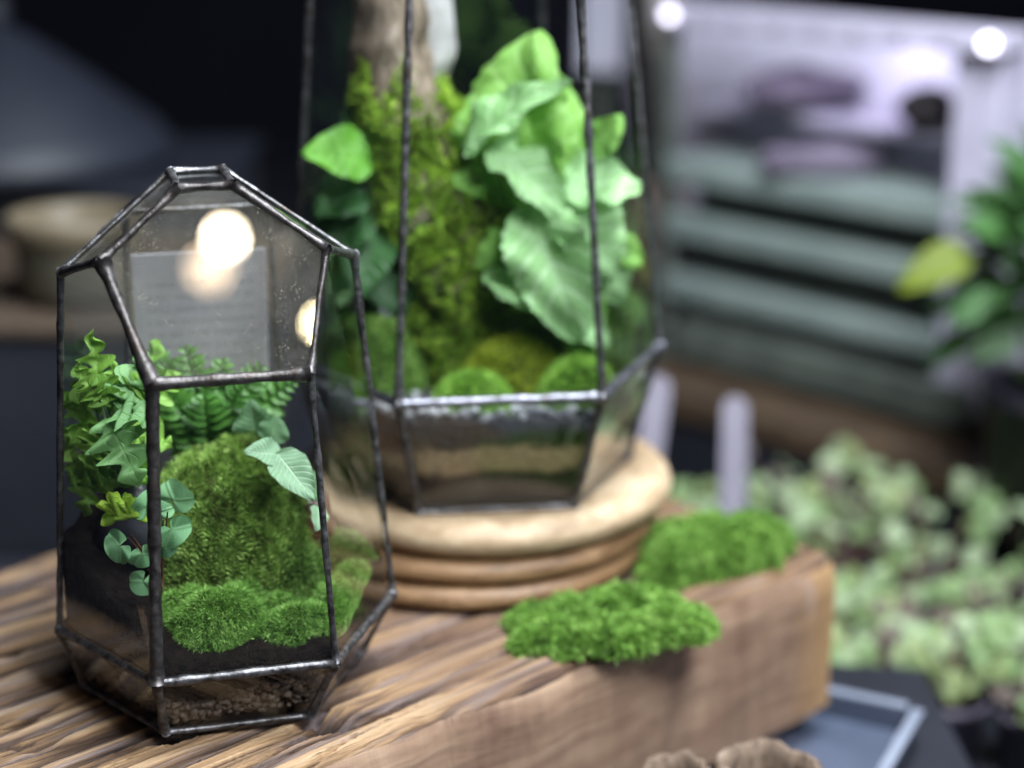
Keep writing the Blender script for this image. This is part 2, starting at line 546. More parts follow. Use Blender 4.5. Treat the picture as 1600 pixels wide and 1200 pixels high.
# leaves ------------------------------------------------------------
def leaf_mesh(name, mat, curl=.25, fold=.25, serr=0., ns=14, wav=.0, nu=22, nv=9, tipw=1., seed=0):
    """unit leaf: length 1 along +Y, half width .5 along X, normal +Z"""
    u = np.linspace(0, 1, nu)[:, None]; v = np.linspace(-1, 1, nv)[None]
    w = np.sin(np.pi * np.clip(u, 0, 1) ** .78) ** (.75 * tipw) * .5
    w = w * (1 + serr * (np.abs(((u * ns) % 1) - .5) * 2 - .5)) + .004
    x = v * w; y = u + 0 * v - .10 * np.abs(v) * w
    z = -curl * (u - .25) ** 2 + curl * .0625 + fold * np.abs(x) + wav * np.sin(u * 17 + seed) * (np.abs(v) ** 2) * .06 + wav * .05 * np.sin(v * 4 + u * 8 + seed)
    V = np.stack([x, y, z + 0 * x], -1).reshape(-1, 3)
    me = trimesh(name, V, grid_tris(nu, nv)[:, ::-1], smooth=True)
    uv = me.uv_layers.new(name='UVMap')
    U = np.stack([(v * .5 + .5) + 0 * u, u + 0 * v], -1).reshape(-1, 2)
    li = np.zeros(len(me.loops), np.int32); me.loops.foreach_get('vertex_index', li)
    uv.data.foreach_set('uv', U[li].ravel())
    me.materials.append(mat)
    return me

def lobed_mesh(name, mat, lobes=5, depth=.5, seed=0, cup=.12, span=300, tooth=.12, roundy=1.):
    """unit lobed leaf: stalk end at origin, reaching 1 along +Y, about 1 wide"""
    r = np.random.default_rng(seed)
    na, nr = 90, 9
    a = np.radians(np.linspace(-span / 2, span / 2, na))[None]; q = np.linspace(0.03, 1, nr)[:, None]
    ph = np.linspace(-.5, .5, na)[None] * lobes
    lob = np.abs(np.cos(np.pi * ph + (0 if lobes % 2 else np.pi / 2))) ** (.6 * roundy)
    rad = (1 - depth) + depth * lob + tooth * (np.abs(((ph * 3) % 1) - .5) - .25)
    rad = rad * (.62 + .38 * np.cos(a / 2) ** 2) * .56
    x = q * rad * np.sin(a); y = .44 + q * rad * np.cos(a)
    z = cup * (q ** 2) * (np.cos(ph * 2 * np.pi) * .35) - cup * 1.4 * (q * rad) ** 2 + cup * .25 * np.sin(a * 3 + seed) * q
    V = np.stack([x, y, z], -1).reshape(-1, 3)
    me = trimesh(name, V, grid_tris(nr, na), smooth=True)
    uv = me.uv_layers.new(name='UVMap')
    U = np.stack([.5 + .5 * q * (((ph + 50) % 1) - .5) + .0, q + 0 * a], -1).reshape(-1, 2)
    li = np.zeros(len(me.loops), np.int32); me.loops.foreach_get('vertex_index', li)
    uv.data.foreach_set('uv', U[li].ravel())
    me.materials.append(mat)
    return me

def oak_mesh(name, mat, lobes=4, depth=.55, seed=0, curl=.5, fold=.15, wav=1.):
    nu, nv = 44, 9
    u = np.linspace(0, 1, nu)[:, None]; v = np.linspace(-1, 1, nv)[None]
    env = np.sin(np.pi * np.clip(u, 0, 1) ** .62) ** .6 * .5
    ph = (u ** .85) * lobes + .15 * np.sin(seed)
    asym = .14 * np.sign(v)
    lob = .5 - .5 * np.cos(2 * np.pi * (ph + asym))
    w = env * ((1 - depth) + depth * lob ** .7) * np.clip(u * 7, .12, 1) + .006
    x = v * w; y = u + .16 * np.abs(v) * w
    z = -curl * (u - .2) ** 2 + fold * np.abs(x) + wav * .05 * np.sin(u * 11 + seed + v * 2) * np.abs(v) + wav * .03 * np.sin(ph * 6.28 + seed)
    me = trimesh(name, np.stack([x, y, z + 0 * x], -1).reshape(-1, 3), grid_tris(nu, nv)[:, ::-1], smooth=True)
    uv = me.uv_layers.new(name='UVMap')
    U = np.stack([(v * .5 + .5) + 0 * u, u + 0 * v], -1).reshape(-1, 2)
    li = np.zeros(len(me.loops), np.int32); me.loops.foreach_get('vertex_index', li)
    uv.data.foreach_set('uv', U[li].ravel())
    me.materials.append(mat)
    return me

def place_leaf(me, B, T, width, nrm, parent, name='leaf', off=(0, 0, 0)):
    B, T = Vector(B), Vector(T)
    y = T - B; L = y.length; y.normalize()
    z = Vector(nrm); z = (z - y * z.dot(y)).normalized()
    x = y.cross(z)
    o = bpy.data.objects.new(name, me)
    COL.objects.link(o)
    mw = Matrix((x, y, z)).transposed().to_4x4()
    mw = Matrix.Translation(B - Vector(off)) @ mw @ Matrix.Diagonal((width, L, (width + L) / 2, 1))
    o.parent = parent
    o.matrix_local = mw
    return o

def stem(P0, P1, rad, mat, parent, off, sag=.15, name='stem'):
    P0, P1 = np.array(P0) - np.array(off), np.array(P1) - np.array(off)
    t = np.linspace(0, 1, 8)[:, None]
    mid = (P0 + P1) / 2 + np.array([0, 0, sag * np.linalg.norm(P1 - P0)])
    P = (1 - t) ** 2 * P0 + 2 * t * (1 - t) * mid + t ** 2 * P1
    return tube(name, P, np.linspace(rad, rad * .6, 8), mat, parent, 6)

# ================================================================== SETTING
TZ = -.125
LZ = -.22
_pts = [(-3, .1), (.268, .1), (.268, 1.06), (.02, 1.10), (.02, 3.15), (-3, 3.15)]
_k = len(_pts)
me = mesh('table_top', [(x, y, TZ) for x, y in _pts] + [(x, y, TZ - .03) for x, y in _pts],
          [tuple(range(_k)), tuple(range(2 * _k - 1, _k - 1, -1))] + [(i, i + _k, (i + 1) % _k + _k, (i + 1) % _k) for i in range(_k)])
tag(link('table_top', me, M['table']), kind='structure')
me = mesh('lower_shelf', [(-3, -.5, LZ), (4, -.5, LZ), (4, 3.2, LZ), (-3, 3.2, LZ)], [(0, 1, 2, 3)])
tag(link('lower_shelf', me, M['table']), kind='structure')
me = mesh('wall', [(-4, 3.2, -2), (4, 3.2, -2), (4, 3.2, 4), (-4, 3.2, 4)], [(0, 1, 2, 3)])
tag(link('wall', me, M['wall']), kind='structure')

# ------------------------------------------------------------------ timber slab
ANG = R(43.5)
U2 = np.array([math.cos(ANG), math.sin(ANG)]); N2 = np.array([-math.sin(ANG), math.cos(ANG)])
slab = empty('timber_slab', (0, 0, 0), 'long thick slab of weathered brown timber under both terrariums', 'slab', rz=ANG)
def build_slab():
    s0, s1, t0, t1, H = .30, .797, .570, .880, .10
    ns, nt = 520, 420
    s = np.linspace(s0, s1, ns)[:, None]; t = np.linspace(0, 1, nt)[None]
    fe = t0 + .006 * (fbm(s * 9, s * 0 + 2, 3) - .5) * 2 + .004 * (fbm(s * 40, s * 0 + 7, 4) - .5) + .006 * np.exp(-((s - .44) / .10) ** 2)
    be = t1 + .008 * (fbm(s * 8, s * 0 + 4, 8) - .5) * 2
    tt = fe + (be - fe) * t
    warp = tt + .0045 * (fbm(s * 7, tt * 9, 21) - .5) * 2
    g1 = fbm(warp * 210, s * 8, 31, 4)
    g2 = fbm(warp * 80, s * 4.5, 41, 4)
    g3 = fbm(warp * 420, s * 16, 51, 3)
    crack = np.clip((.34 - g2) / .08, 0, 1) ** 1.1
    rg_ = 1 - np.abs(2 * fbm(warp * 42 + 3, s * 3.2, 71, 4) - 1)
    fine = 1 - np.abs(2 * fbm(warp * 95 + 3, s * 5, 75, 2) - 1)
    crack = np.maximum(crack, np.clip((rg_ - .925) / .05, 0, 1))
    patch = .35 + .9 * fbm(s * 14 + 2, tt * 26, 83, 3)
    crack = crack * np.clip((patch - .55) / .25, .15, 1)
    hair = np.clip((fine - .93) / .05, 0, 1)
    rough = .22 + .78 * np.clip((.58 - s) / .16, 0, 1)
    z = rough * (-.010 * crack + .0016 * (g1 - .5) * 2 * patch + .0035 * (fbm(s * 18, tt * 45, 87, 3) - .5) + .0026 * (g3 - .5) - .0024 * hair) + .0009 * (g3 - .5) - .0008
    rnd = .006
    edge = np.minimum(tt - fe, be - tt); edge2 = np.minimum(edge, s1 - s)
    chip = .6 + .9 * fbm(s * 30, tt * 30, 61, 3)
    z = z - rnd * np.clip(1 - edge2 / (.007 * chip), 0, 1) ** 2
    z = np.minimum(z, .0)
    tint = np.clip(.5 + .95 * (g1 - .5) + .95 * (g3 - .5) + .04 - .75 * crack * rough - .35 * hair * rough, 0, 1)
    V = np.stack([s + 0 * tt, tt, z], -1)
    # right end rounds off a little
    V[..., 0] += .004 * (fbm(tt * 30, z * 0 + 3, 77) - .5) * (s > s1 - .004)
    top = V.reshape(-1, 3); Ttop = grid_tris(ns, nt)
    nid = lambda i, j: i * nt + j
    loop = [nid(i, 0) for i in range(ns)] + [nid(ns - 1, j) for j in range(1, nt)] + [nid(i, nt - 1) for i in range(ns - 2, -1, -1)] + [nid(0, j) for j in range(nt - 2, 0, -1)]
    L = len(loop); ring = top[loop]
    levels = np.linspace(0, 1, 14)[1:]
    cen = np.array([(s0 + s1) / 2, (t0 + t1) / 2])
    sides = []
    for q in levels:
        p = ring.copy(); p[:, 2] = ring[:, 2] * (1 - q) - H * q
        out = unit(np.where(np.abs(p[:, :2] - cen) > np.array([(s1 - s0) / 2 - .012, (t1 - t0) / 2 - .02]), np.sign(p[:, :2] - cen), 0) + 1e-9)
        w = .0028 * math.sin(min(1, q * 6) * math.pi / 2) + .0025 * (fbm(p[:, 0] * 35 + p[:, 1] * 35, p[:, 2] * 50, 90) - .5)
        p[:, :2] += out * np.asarray(w)[..., None]
        sides.append(p)
    off = len(top)
    VV = np.vstack([top] + sides)
    TT = [Ttop]
    prev = np.array(loop)
    for k in range(len(levels)):
        cur = off + k * L + np.arange(L)
        nx = np.roll(np.arange(L), -1)
        TT.append(np.stack([prev, cur, cur[nx]], -1)); TT.append(np.stack([prev, cur[nx], prev[nx]], -1))
        prev = cur
    ntop = len(Ttop)
    T = np.vstack(TT)
    tn = np.concatenate([tint.ravel(), np.full(len(VV) - off, .5)])
    me = trimesh('block', VV, T, tn, smooth=True)
    me.materials.append(M['wood_top']); me.materials.append(M['wood_side'])
    mi = np.zeros(len(T), np.int32); mi[ntop:] = 1
    me.polygons.foreach_set('material_index', mi)
    me.set_sharp_from_angle(angle=R(40))
    COL.objects.link(o := bpy.data.objects.new('block', me)); o.parent = slab
    for s_ in (.36, .58):
        box('foot', M['wood_side'], slab, (s_, .725, -.1125), (.05, .24, .025), 0, .002)
build_slab()

# ================================================================== SMALL TERRARIUM
CS = np.array([-.137, .797])
def P3(rad, ang, z, c=CS, off=(0, 0)):
    a = R(ang)
    return np.array([c[0] + off[0] + rad * math.cos(a), c[1] + off[1] + rad * math.sin(a), z])
A6 = [15, 75, 135, 195, 255, 315]
base = {a: P3(.0665, a, .0035, off=(-.004, 0)) for a in A6}
waist = {a: P3(.0803, a, .035) for a in A6}
sh = {15: P3(.0655, 15, .208), 195: P3(.0675, 195, .208), 75: P3(.068, 75, .222), 135: P3(.070, 135, .222)}
op = {255: P3(.0670, 255, .170), 315: P3(.069, 315, .170)}
lv, rv = P3(.060, 228, .2195), P3(.0583, 338.6, .2195)
toff = (-.003, -.001)
tf = {255: P3(.0242, 255, .2475, off=toff), 315: P3(.0242, 315, .2475, off=toff), 75: P3(.0242, 75, .2475, off=toff), 135: P3(.0242, 135, .2475, off=toff)}
_n = unit(np.cross(op[315] - op[255], (tf[255] + tf[315]) / 2 - op[255]))
def on_plane(p): return p - _n * np.dot(p - op[255], _n)
lv, rv = on_plane(lv), on_plane(rv)
tf[255], tf[315] = on_plane(tf[255]), on_plane(tf[315])
terr = empty('glass_terrarium', (CS[0], CS[1], 0), 'small faceted glass terrarium with dark solder edges and a slanted front pane, in front', 'terrarium')
OFFS = np.array([CS[0], CS[1], 0])
def sub(p): return np.asarray(p) - OFFS
panes = []
for i in range(6):
    a, b = A6[i], A6[(i + 1) % 6]
    panes.append(([base[a], base[b], waist[b], waist[a]], 'glass'))
panes += [([waist[15], waist[75], sh[75], sh[15]], 'glass'), ([waist[75], waist[135], sh[135], sh[75]], 'back_glass'),
          ([waist[135], waist[195], sh[195], sh[135]], 'glass'), ([waist[195], waist[255], op[255], lv, sh[195]], 'glass'),
          ([waist[255], waist[315], op[315], op[255]], 'glass'), ([waist[315], waist[15], sh[15], rv, op[315]], 'glass'),
          ([op[255], op[315], rv, tf[315], tf[255], lv], 'dusty'),
          ([sh[195], lv, tf[255], tf[135]], 'back_glass'), ([sh[195], tf[135], sh[135]], 'back_glass'),
          ([sh[15], tf[75], tf[315], rv], 'glass'), ([sh[15], sh[75], tf[75]], 'glass'),
          ([sh[75], sh[135], tf[135], tf[75]], 'back_glass'), ([tf[255], tf[315], tf[75], tf[135]], 'glass')]
for pts, m in panes:
    o = ngon_prism('pane', [sub(p) for p in pts], .0016, M[m], terr)
    if m == 'dusty':
        o['label'] = 'dusty slanted front pane with lamp reflections'
E = []
for i in range(6):
    a, b = A6[i], A6[(i + 1) % 6]
    E += [(base[a], base[b], .0016, 'solder'), (waist[a], waist[b], .0022, 'solder'), (base[a], waist[a], .0020, 'solder')]
E += [(waist[255], op[255], .0029, 'copper'), (waist[315], op[315], .0016, 'solder'), (waist[15], sh[15], .0019, 'solder'),
      (waist[75], sh[75], .0016, 'solder'), (waist[135], sh[135], .0016, 'solder'), (waist[195], sh[195], .0016, 'solder'),
      (op[255], op[315], .0028, 'copper'), (op[255], lv, .0031, 'copper'), (lv, tf[255], .0020, 'copper'), (tf[255], tf[315], .0018, 'copper'),
      (tf[315], rv, .0019, 'copper'), (rv, op[315], .0018, 'copper'), (sh[195], lv, .0020, 'solder'), (rv, sh[15], .0020, 'solder'),
      (sh[195], sh[135], .0016, 'solder'), (sh[135], sh[75], .0016, 'solder'), (sh[75], sh[15], .0016, 'solder'),
      (sh[135], tf[135], .0016, 'solder'), (sh[75], tf[75], .0016, 'solder'), (tf[135], tf[75], .0016, 'solder'),
      (tf[255], tf[135], .0019, 'solder'), (tf[315], tf[75], .0019, 'solder'), (sh[195], tf[135], .0014, 'solder'), (sh[15], tf[75], .0014, 'solder')]
for k, (a, b, r_, m) in enumerate(E):
    bar(sub(a), sub(b), r_, M[m], terr, k)

# soil and drainage gravel inside the small terrarium
def soil_small(x, y):
    dx, dy = x - CS[0], y - CS[1]
    h = .040 + .34 * np.clip(dy + .030, 0, .08) + .62 * np.clip(-dx - .010, 0, .06) * (1 + 0 * dy)
    return h + .004 * (fbm(x * 120, y * 120, 5) - .5) * 2
def hex_r(rad, ang):
    """distance to the hexagon side in direction ang"""
    d = (np.degrees(ang) - 15) % 60 - 30
    return rad * math.cos(R(30)) / np.cos(np.radians(d))
def soil_mesh(name, c, levels, hfun, orient, mat, label, topr, cat=None):
    na = 120
    a = np.linspace(0, 2 * np.pi, na, endpoint=False)
    rings = []
    for (rad, z) in levels:
        rr = hex_r(rad, a - R(orient - 15)) * (1 + .006 * (fbm(a * 20, a * 0 + z * 300, 3) - .5))
        rings.append(np.stack([c[0] + rr * np.cos(a), c[1] + rr * np.sin(a), np.full(na, z)], -1))
    for q in np.linspace(1, .03, 18):
        rr = hex_r(topr, a - R(orient - 15)) * q
        x = c[0] + rr * np.cos(a); y = c[1] + rr * np.sin(a)
        rings.append(np.stack([x, y, hfun(x, y)], -1))
    V = np.vstack(rings)
    o = link(name, trimesh(name, V, grid_tris(len(rings), na, True)[:, ::-1], smooth=True), mat)
    return tag(o, label, cat, kind='stuff')
soil_mesh('soil', CS, [(.02, .0055), (.0545, .0055), (.0625, .020), (.0755, .030), (.0768, .035)], soil_small, 15, M['soil'], 'dark soil banked up inside the small terrarium', .0765)

def pebble_meshes(k, seed):
    out = []
    for i in range(k):
        import bmesh
        bm = bmesh.new()
        bmesh.ops.create_icosphere(bm, subdivisions=1, radius=1)
        r = random.Random(seed + i)
        sc = (1, r.uniform(.7, 1), r.uniform(.5, .8))
        for v in bm.verts:
            v.co = v.co * (1 + r.uniform(-.15, .15))
            v.co = Vector((v.co.x * sc[0], v.co.y * sc[1], v.co.z * sc[2]))
        V = np.array([v.co[:] for v in bm.verts]); bm.verts.index_update()
        T = np.array([[v.index for v in f.verts] for f in bm.faces]); bm.free()
        out.append((V, T))
    return out
PEB = pebble_meshes(6, 3)
def pebbles(name, pts, rmin, rmax, mat, label, seed, cat=None):
    r = random.Random(seed); VV, TT, tint, o = [], [], [], 0
    for p in pts:
        V, T = PEB[r.randrange(6)]
        m = np.array(Matrix.Rotation(r.uniform(0, 6.3), 3, 'Z') @ Matrix.Rotation(r.uniform(-.5, .5), 3, 'X'))
        VV.append(V @ m.T * r.uniform(rmin, rmax) + np.array(p)); TT.append(T + o); o += len(V); tint += [r.random()] * len(V)
    ob = link(name, trimesh(name, np.vstack(VV), np.vstack(TT), tint, smooth=True), mat)
    return tag(ob, label, cat, kind='stuff')
def tintmat(name, a, b, rough=.7):
    t = NT(name)
    at = t.n('ShaderNodeAttribute', attribute_name='tint').outputs['Fac']
    nz = t.noise(t.coord(), 300, 3)
    f = t.math('ADD', t.math('MULTIPLY', at, .6), t.math('MULTIPLY', nz, .4))
    return t.done(t.bsdf(t.ramp(f, [(.2, a), (.8, b)]), rough, 0, t.bump(nz, .4, .001), .3))
M['gravel'] = tintmat('brown_gravel', (.060, .042, .032), (.20, .155, .12))
M['grey_gravel'] = tintmat('grey_gravel', (.10, .10, .11), (.38, .38, .40), .5)
pts = []
rr_ = random.Random(4)
for i in range(1500):
    a = rr_.uniform(0, 2 * math.pi); z = rr_.uniform(.0075, .0195 + .004 * math.sin(a * 5))
    rad = float(hex_r(.0640 + (z - .0035) / .0315 * .0138, a)) - .0030 - rr_.uniform(0, .004)
    pts.append((CS[0] - .003 + rad * math.cos(a), CS[1] + rad * math.sin(a), z))
pebbles('gravel', pts, .0016, .0030, M['gravel'], 'pale brown drainage gravel along the base of the small terrarium', 8)

# moss in the small terrarium
M['moss_bright'] = mossmat('bright_moss', (.050, .115, .020), (.19, .39, .065), (.46, .66, .22))
M['moss_dark'] = mossmat('dark_moss', (.036, .075, .014), (.13, .25, .046), (.30, .44, .12))
M['moss_olive'] = mossmat('olive_moss', (.085, .095, .026), (.24, .40, .075), (.50, .66, .21))
M['moss_lime'] = mossmat('lime_moss', (.060, .120, .010), (.25, .43, .035), (.54, .70, .11))
M['dome_lime'] = mossmat('dome_lime', (.20, .26, .015), (.42, .52, .04), (.62, .70, .12))
M['dome_green'] = mossmat('dome_green', (.12, .27, .03), (.30, .55, .08), (.52, .75, .20))
M['moss_mat'] = mossmat('mat_moss', (.055, .115, .024), (.18, .36, .055), (.43, .60, .19))
M['moss_bed'] = simple('moss_bed', (.010, .016, .004), (.030, .045, .010), .95, 200, bump=1, dist=.003)
M['olive_bed'] = simple('olive_bed', (.022, .018, .006), (.070, .062, .016), .95, 200, bump=1, dist=.003)

moss_mound('moss_hill', 'tall olive green feathery moss hill inside the small terrarium', (-.1380, .812, .060), .040, .033, .049, .2, M['moss_olive'], M['olive_bed'], 17000, .0085, .0012, 11, style='sprig', lump=.14, pw=2.7, fine=.016, clip=HEX_SMALL)
moss_mound('moss_clump', 'bright green fluffy moss clump behind the front pane of the small terrarium, left one', (-.140, .763, .034), .033, .0175, .026, .25, M['moss_bright'], M['moss_bed'], 52000, .0044, .00032, 12, lump=.50, fine=.016, spread=.9, clip=HEX_SMALL)
moss_mound('moss_clump', 'low bright green moss clump in the front right corner of the small terrarium', (-.1010, .768, .029), .034, .0185, .0215, .28, M['moss_bright'], M['moss_bed'], 46000, .0045, .00032, 13, lump=.50, fine=.016, spread=.9, clip=HEX_SMALL)
moss_mound('moss_clump', 'bright green moss clump filling the right corner of the small terrarium', (-.0830, .784, .030), .024, .020, .021, .6, M['moss_bright'], M['moss_bed'], 32000, .0045, .00032, 17, lump=.50, fine=.016, spread=.9, clip=HEX_SMALL)
moss_mound('moss_clump', 'darker green moss clump at the foot of the olive moss hill', (-.113, .795, .040), .026, .016, .031, .1, M['moss_dark'], M['moss_bed'], 30000, .0044, .00034, 14, lump=.45, fine=.014, spread=.9, clip=HEX_SMALL)
moss_mound('moss_clump', 'dark green round moss cushion beside the dark red stone in the small terrarium', (-.0855, .815, .038), .021, .017, .029, 0, M['moss_dark'], M['moss_bed'], 26000, .0044, .00034, 15, lump=.3, fine=.008, spread=.9, clip=HEX_SMALL)
moss_mound('moss_clump', 'small green moss tuft against the right pane of the small terrarium', (-.0775, .797, .034), .015, .013, .021, 0, M['moss_bright'], M['moss_bed'], 18000, .0044, .00034, 16, lump=.3, fine=.008, spread=.9, clip=HEX_SMALL)

# dark red stone
def rock(name, label, loc, sx, sy, sz, mat, seed, cat='stone', parent=None, sub_=3, rough=.25, freq=1.3):
    import bmesh
    bm = bmesh.new()
    bmesh.ops.create_icosphere(bm, subdivisions=sub_, radius=1)
    for v in bm.verts:
        p = v.co.copy()
        k = 1 + rough * mnoise.fractal(p * freq + Vector((seed * 3.1, 0, seed)), 1, 2, 3)
        v.co = Vector((p.x * sx, p.y * sy, p.z * sz)) * k
    me = bpy.data.meshes.new(name); bm.to_mesh(me); bm.free()
    me.polygons.foreach_set('use_smooth', [True] * len(me.polygons))
    o = link(name, me, mat, parent, loc)
    if label: tag(o, label, cat)
    return o
M['red_stone'] = simple('red_stone', (.030, .006, .007), (.085, .022, .022), .28, 90)
rock('stone', 'glossy dark red stone half hidden beside the moss hill', (-.0975, .812, .074), .011, .010, .018, M['red_stone'], 3)
M['black_stone'] = simple('black_stone', (.006, .006, .008), (.022, .022, .028), .4, 90)
rock('stone', 'black stone behind the round leaves in the small terrarium', (-.178, .790, .080), .018, .016, .026, M['black_stone'], 5)

# plants in the small terrarium
M['leaf_lobed'] = leafmat('lobed_leaf', (.12, .29, .030), (.30, .54, .09), (.32, .54, .12), 6, .35, vw=.08)
M['leaf_lobed_b'] = leafmat('lobed_leaf_pale', (.11, .26, .08), (.24, .46, .17), (.30, .52, .22), 6, .3, vw=.08)
M['leaf_round'] = leafmat('round_leaf', (.12, .30, .13), (.22, .45, .21), (.24, .46, .22), 6, .3, vw=.07)
M['leaf_point'] = leafmat('pointed_leaf', (.22, .42, .03), (.36, .55, .06), None, 6, .4)
M['leaf_vein'] = leafmat('veined_leaf', (.14, .27, .15), (.24, .40, .23), (.52, .66, .48), 10, .22, vw=.17)
M['leaf_vein_dark'] = leafmat('veined_leaf_dark', (.040, .11, .040), (.085, .19, .07), (.16, .27, .12), 10, .25, vw=.15)
M['stalk'] = simple('green_stalk', (.06, .12, .02), (.12, .20, .05), .5, 100)
M['stalk_red'] = simple('red_stalk', (.10, .035, .02), (.18, .08, .05), .5, 100)

LOBED = [
    ((-.1960, .783, .1080), (-.2060, .776, .1210), .016, (-.4, -1, .3)),
    ((-.1880, .776, .1500), (-.1960, .770, .1640), .016, (-.2, -1, .3)),
    ((-.1760, .782, .1500), (-.1660, .776, .1600), .016, (.2, -1, .4)),
    ((-.1990, .786, .1400), (-.2060, .780, .1480), .014, (-.4, -1, .3)),
    ((-.1872, .785, .1478), (-.1918, .775, .1767), .022, (-.2, -1, .25)),
    ((-.1847, .785, .1416), (-.1851, .790, .1648), .012, (.1, -1, .3)),
    ((-.1931, .785, .1260), (-.2009, .775, .1510), .022, (-.4, -1, .2)),
    ((-.1934, .785, .1229), (-.2042, .775, .1325), .020, (-.4, -1, .3)),
    ((-.1908, .785, .1166), (-.2037, .775, .1123), .022, (-.3, -1, .3)),
    ((-.1791, .780, .1432), (-.1694, .775, .1661), .024, (.2, -.9, .6)),
    ((-.1811, .775, .1418), (-.1656, .765, .1481), .022, (0, -.6, .9)),
    ((-.1842, .775, .1387), (-.1700, .760, .1190), .032, (.15, -.9, .6)),
    ((-.1833, .780, .1463), (-.1876, .770, .1586), .018, (-.2, -.8, .6)),
    ((-.1809, .800, .1337), (-.1587, .800, .1541), .024, (.1, -.9, .5)),
    ((-.1777, .800, .1368), (-.1672, .810, .1684), .020, (.1, -.9, .3)),
    ((-.1942, .785, .1103), (-.2005, .775, .0949), .020, (-.2, -1, .2)),
    ((-.1880, .778, .1330), (-.1960, .768, .1215), .020, (-.2, -1, .4)),
    ((-.1800, .785, .1250), (-.1690, .772, .1130), .022, (.2, -1, .4)),
    ((-.1930, .790, .1400), (-.2010, .783, .1600), .018, (-.3, -1, .2)),
    ((-.1900, .790, .1200), (-.2030, .780, .1010), .022, (-.3, -1, .2)),
    ((-.1780, .790, .1300), (-.1600, .785, .1270), .022, (.1, -.8, .6)),
    ((-.1850, .790, .1150), (-.1830, .775, .0980), .024, (-.1, -1, .3)),
    ((-.1920, .795, .1300), (-.2080, .785, .1240), .020, (-.3, -1, .2)),
]
pl = empty('leafy_plant', (-.188, .793, .080), 'bushy plant with bright lobed leaves on the left side of the small terrarium', 'plant')
lm = [oak_mesh('leaf', M['leaf_lobed'], 4 + i % 2, .80, i * 2.1, .6, .15, 1.6) for i in range(3)] + [oak_mesh('leaf', M['leaf_lobed_b'], 4, .74, 5., .7, .1, 1.8)]
O = (-.188, .793, .080)
for i, (b, t, w, n) in enumerate(LOBED):
    place_leaf(lm[3] if i in (9, 10, 11) else lm[i % 3], tuple(np.array(b) + (np.array(b) - np.array(t)) * .12), t, w * 1.0, n, pl, off=O)
    stem((-.186 + .004 * math.sin(i * 2), .793, .080), b, .0007, M['stalk'], pl, O)

ROUND = [
    ((-.1536, .745, .1065), (-.1457, .742, .1207), .017, (.1, -1, .35)),
    ((-.1558, .745, .1029), (-.1470, .741, .0934), .018, (.1, -1, .35)),
    ((-.1609, .750, .1046), (-.1682, .748, .1115), .015, (-.1, -1, .4)),
    ((-.1608, .755, .0980), (-.1594, .758, .1077), .014, (0, -1, .4)),
    ((-.1719, .750, .0907), (-.1830, .747, .0866), .017, (-.2, -1, .3)),
    ((-.1691, .750, .0891), (-.1642, .747, .0795), .015, (0, -1, .3)),
    ((-.1649, .750, .0767), (-.1702, .748, .0649), .014, (0, -1, .2)),
    ((-.1570, .750, .0984), (-.1555, .748, .0831), .012, (.1, -1, .2)),
]
POINT = [((-.1732, .750, .0923), (-.1799, .748, .1151), .015, (-.1, -1, .3)), ((-.1717, .750, .0938), (-.1701, .748, .1130), .012, (.1, -1, .3))]
O = (-.163, .768, .060)
pl = empty('leafy_plant', O, 'seedling with blue-green rounded leaves beside the thick front solder bar', 'plant')
rm = [lobed_mesh('leaf', M['leaf_round'], 3, .16, i, .25, 330, .03, .6) for i in range(3)]
pm = lobed_mesh('leaf', M['leaf_point'], 5, .5, 21, .3, 240)
for i, (b, t, w, n) in enumerate(ROUND):
    place_leaf(rm[i % 3], b, t, w * 1.1, n, pl, off=O)
    stem((-.163, .768, .060), b, .0006, M['stalk_red'], pl, O, .1)
for b, t, w, n in POINT:
    place_leaf(pm, b, t, w * 1.4, n, pl, off=O)
    stem((-.163, .768, .060), b, .0006, M['stalk_red'], pl, O, .1)

VEIN = [
    ((-.1103, .790, .1186), (-.0882, .768, .1014), .022, (.35, -1, .45)),
    ((-.1086, .795, .1147), (-.1233, .780, .1249), .017, (0, -.8, .8)),
    ((-.0916, .785, .0943), (-.0894, .775, .0838), .014, (.7, -.6, .2)),
    ((-.1242, .820, .1141), (-.1254, .815, .1416), .028, (.1, -1, .3)),
    ((-.1005, .800, .1048), (-.0867, .790, .0924), .016, (.6, -.8, .4)),
    ((-.1165, .810, .1175), (-.1105, .815, .1320), .020, (.3, -1, .3)),
]
O = (-.104, .826, .075)
pl = empty('leafy_plant', O, 'plant with oval pale-veined leaves at the right of the olive moss hill', 'plant')
vm_ = leaf_mesh('leaf', M['leaf_vein'], .35, .20, .04, 16, .5)
vd_ = leaf_mesh('leaf', M['leaf_vein_dark'], .4, .25, .04, 16, .6)
for i, (b, t, w, n) in enumerate(VEIN):
    k = (.84, .9, .85, .75, .8, .8)[i]
    t = tuple(np.array(b) + (np.array(t) - np.array(b)) * k)
    place_leaf(vm_ if i < 3 else vd_, b, t, w * k, n, pl, off=O)
    stem(O, b, .0008, M['stalk_red'], pl, O, .1)

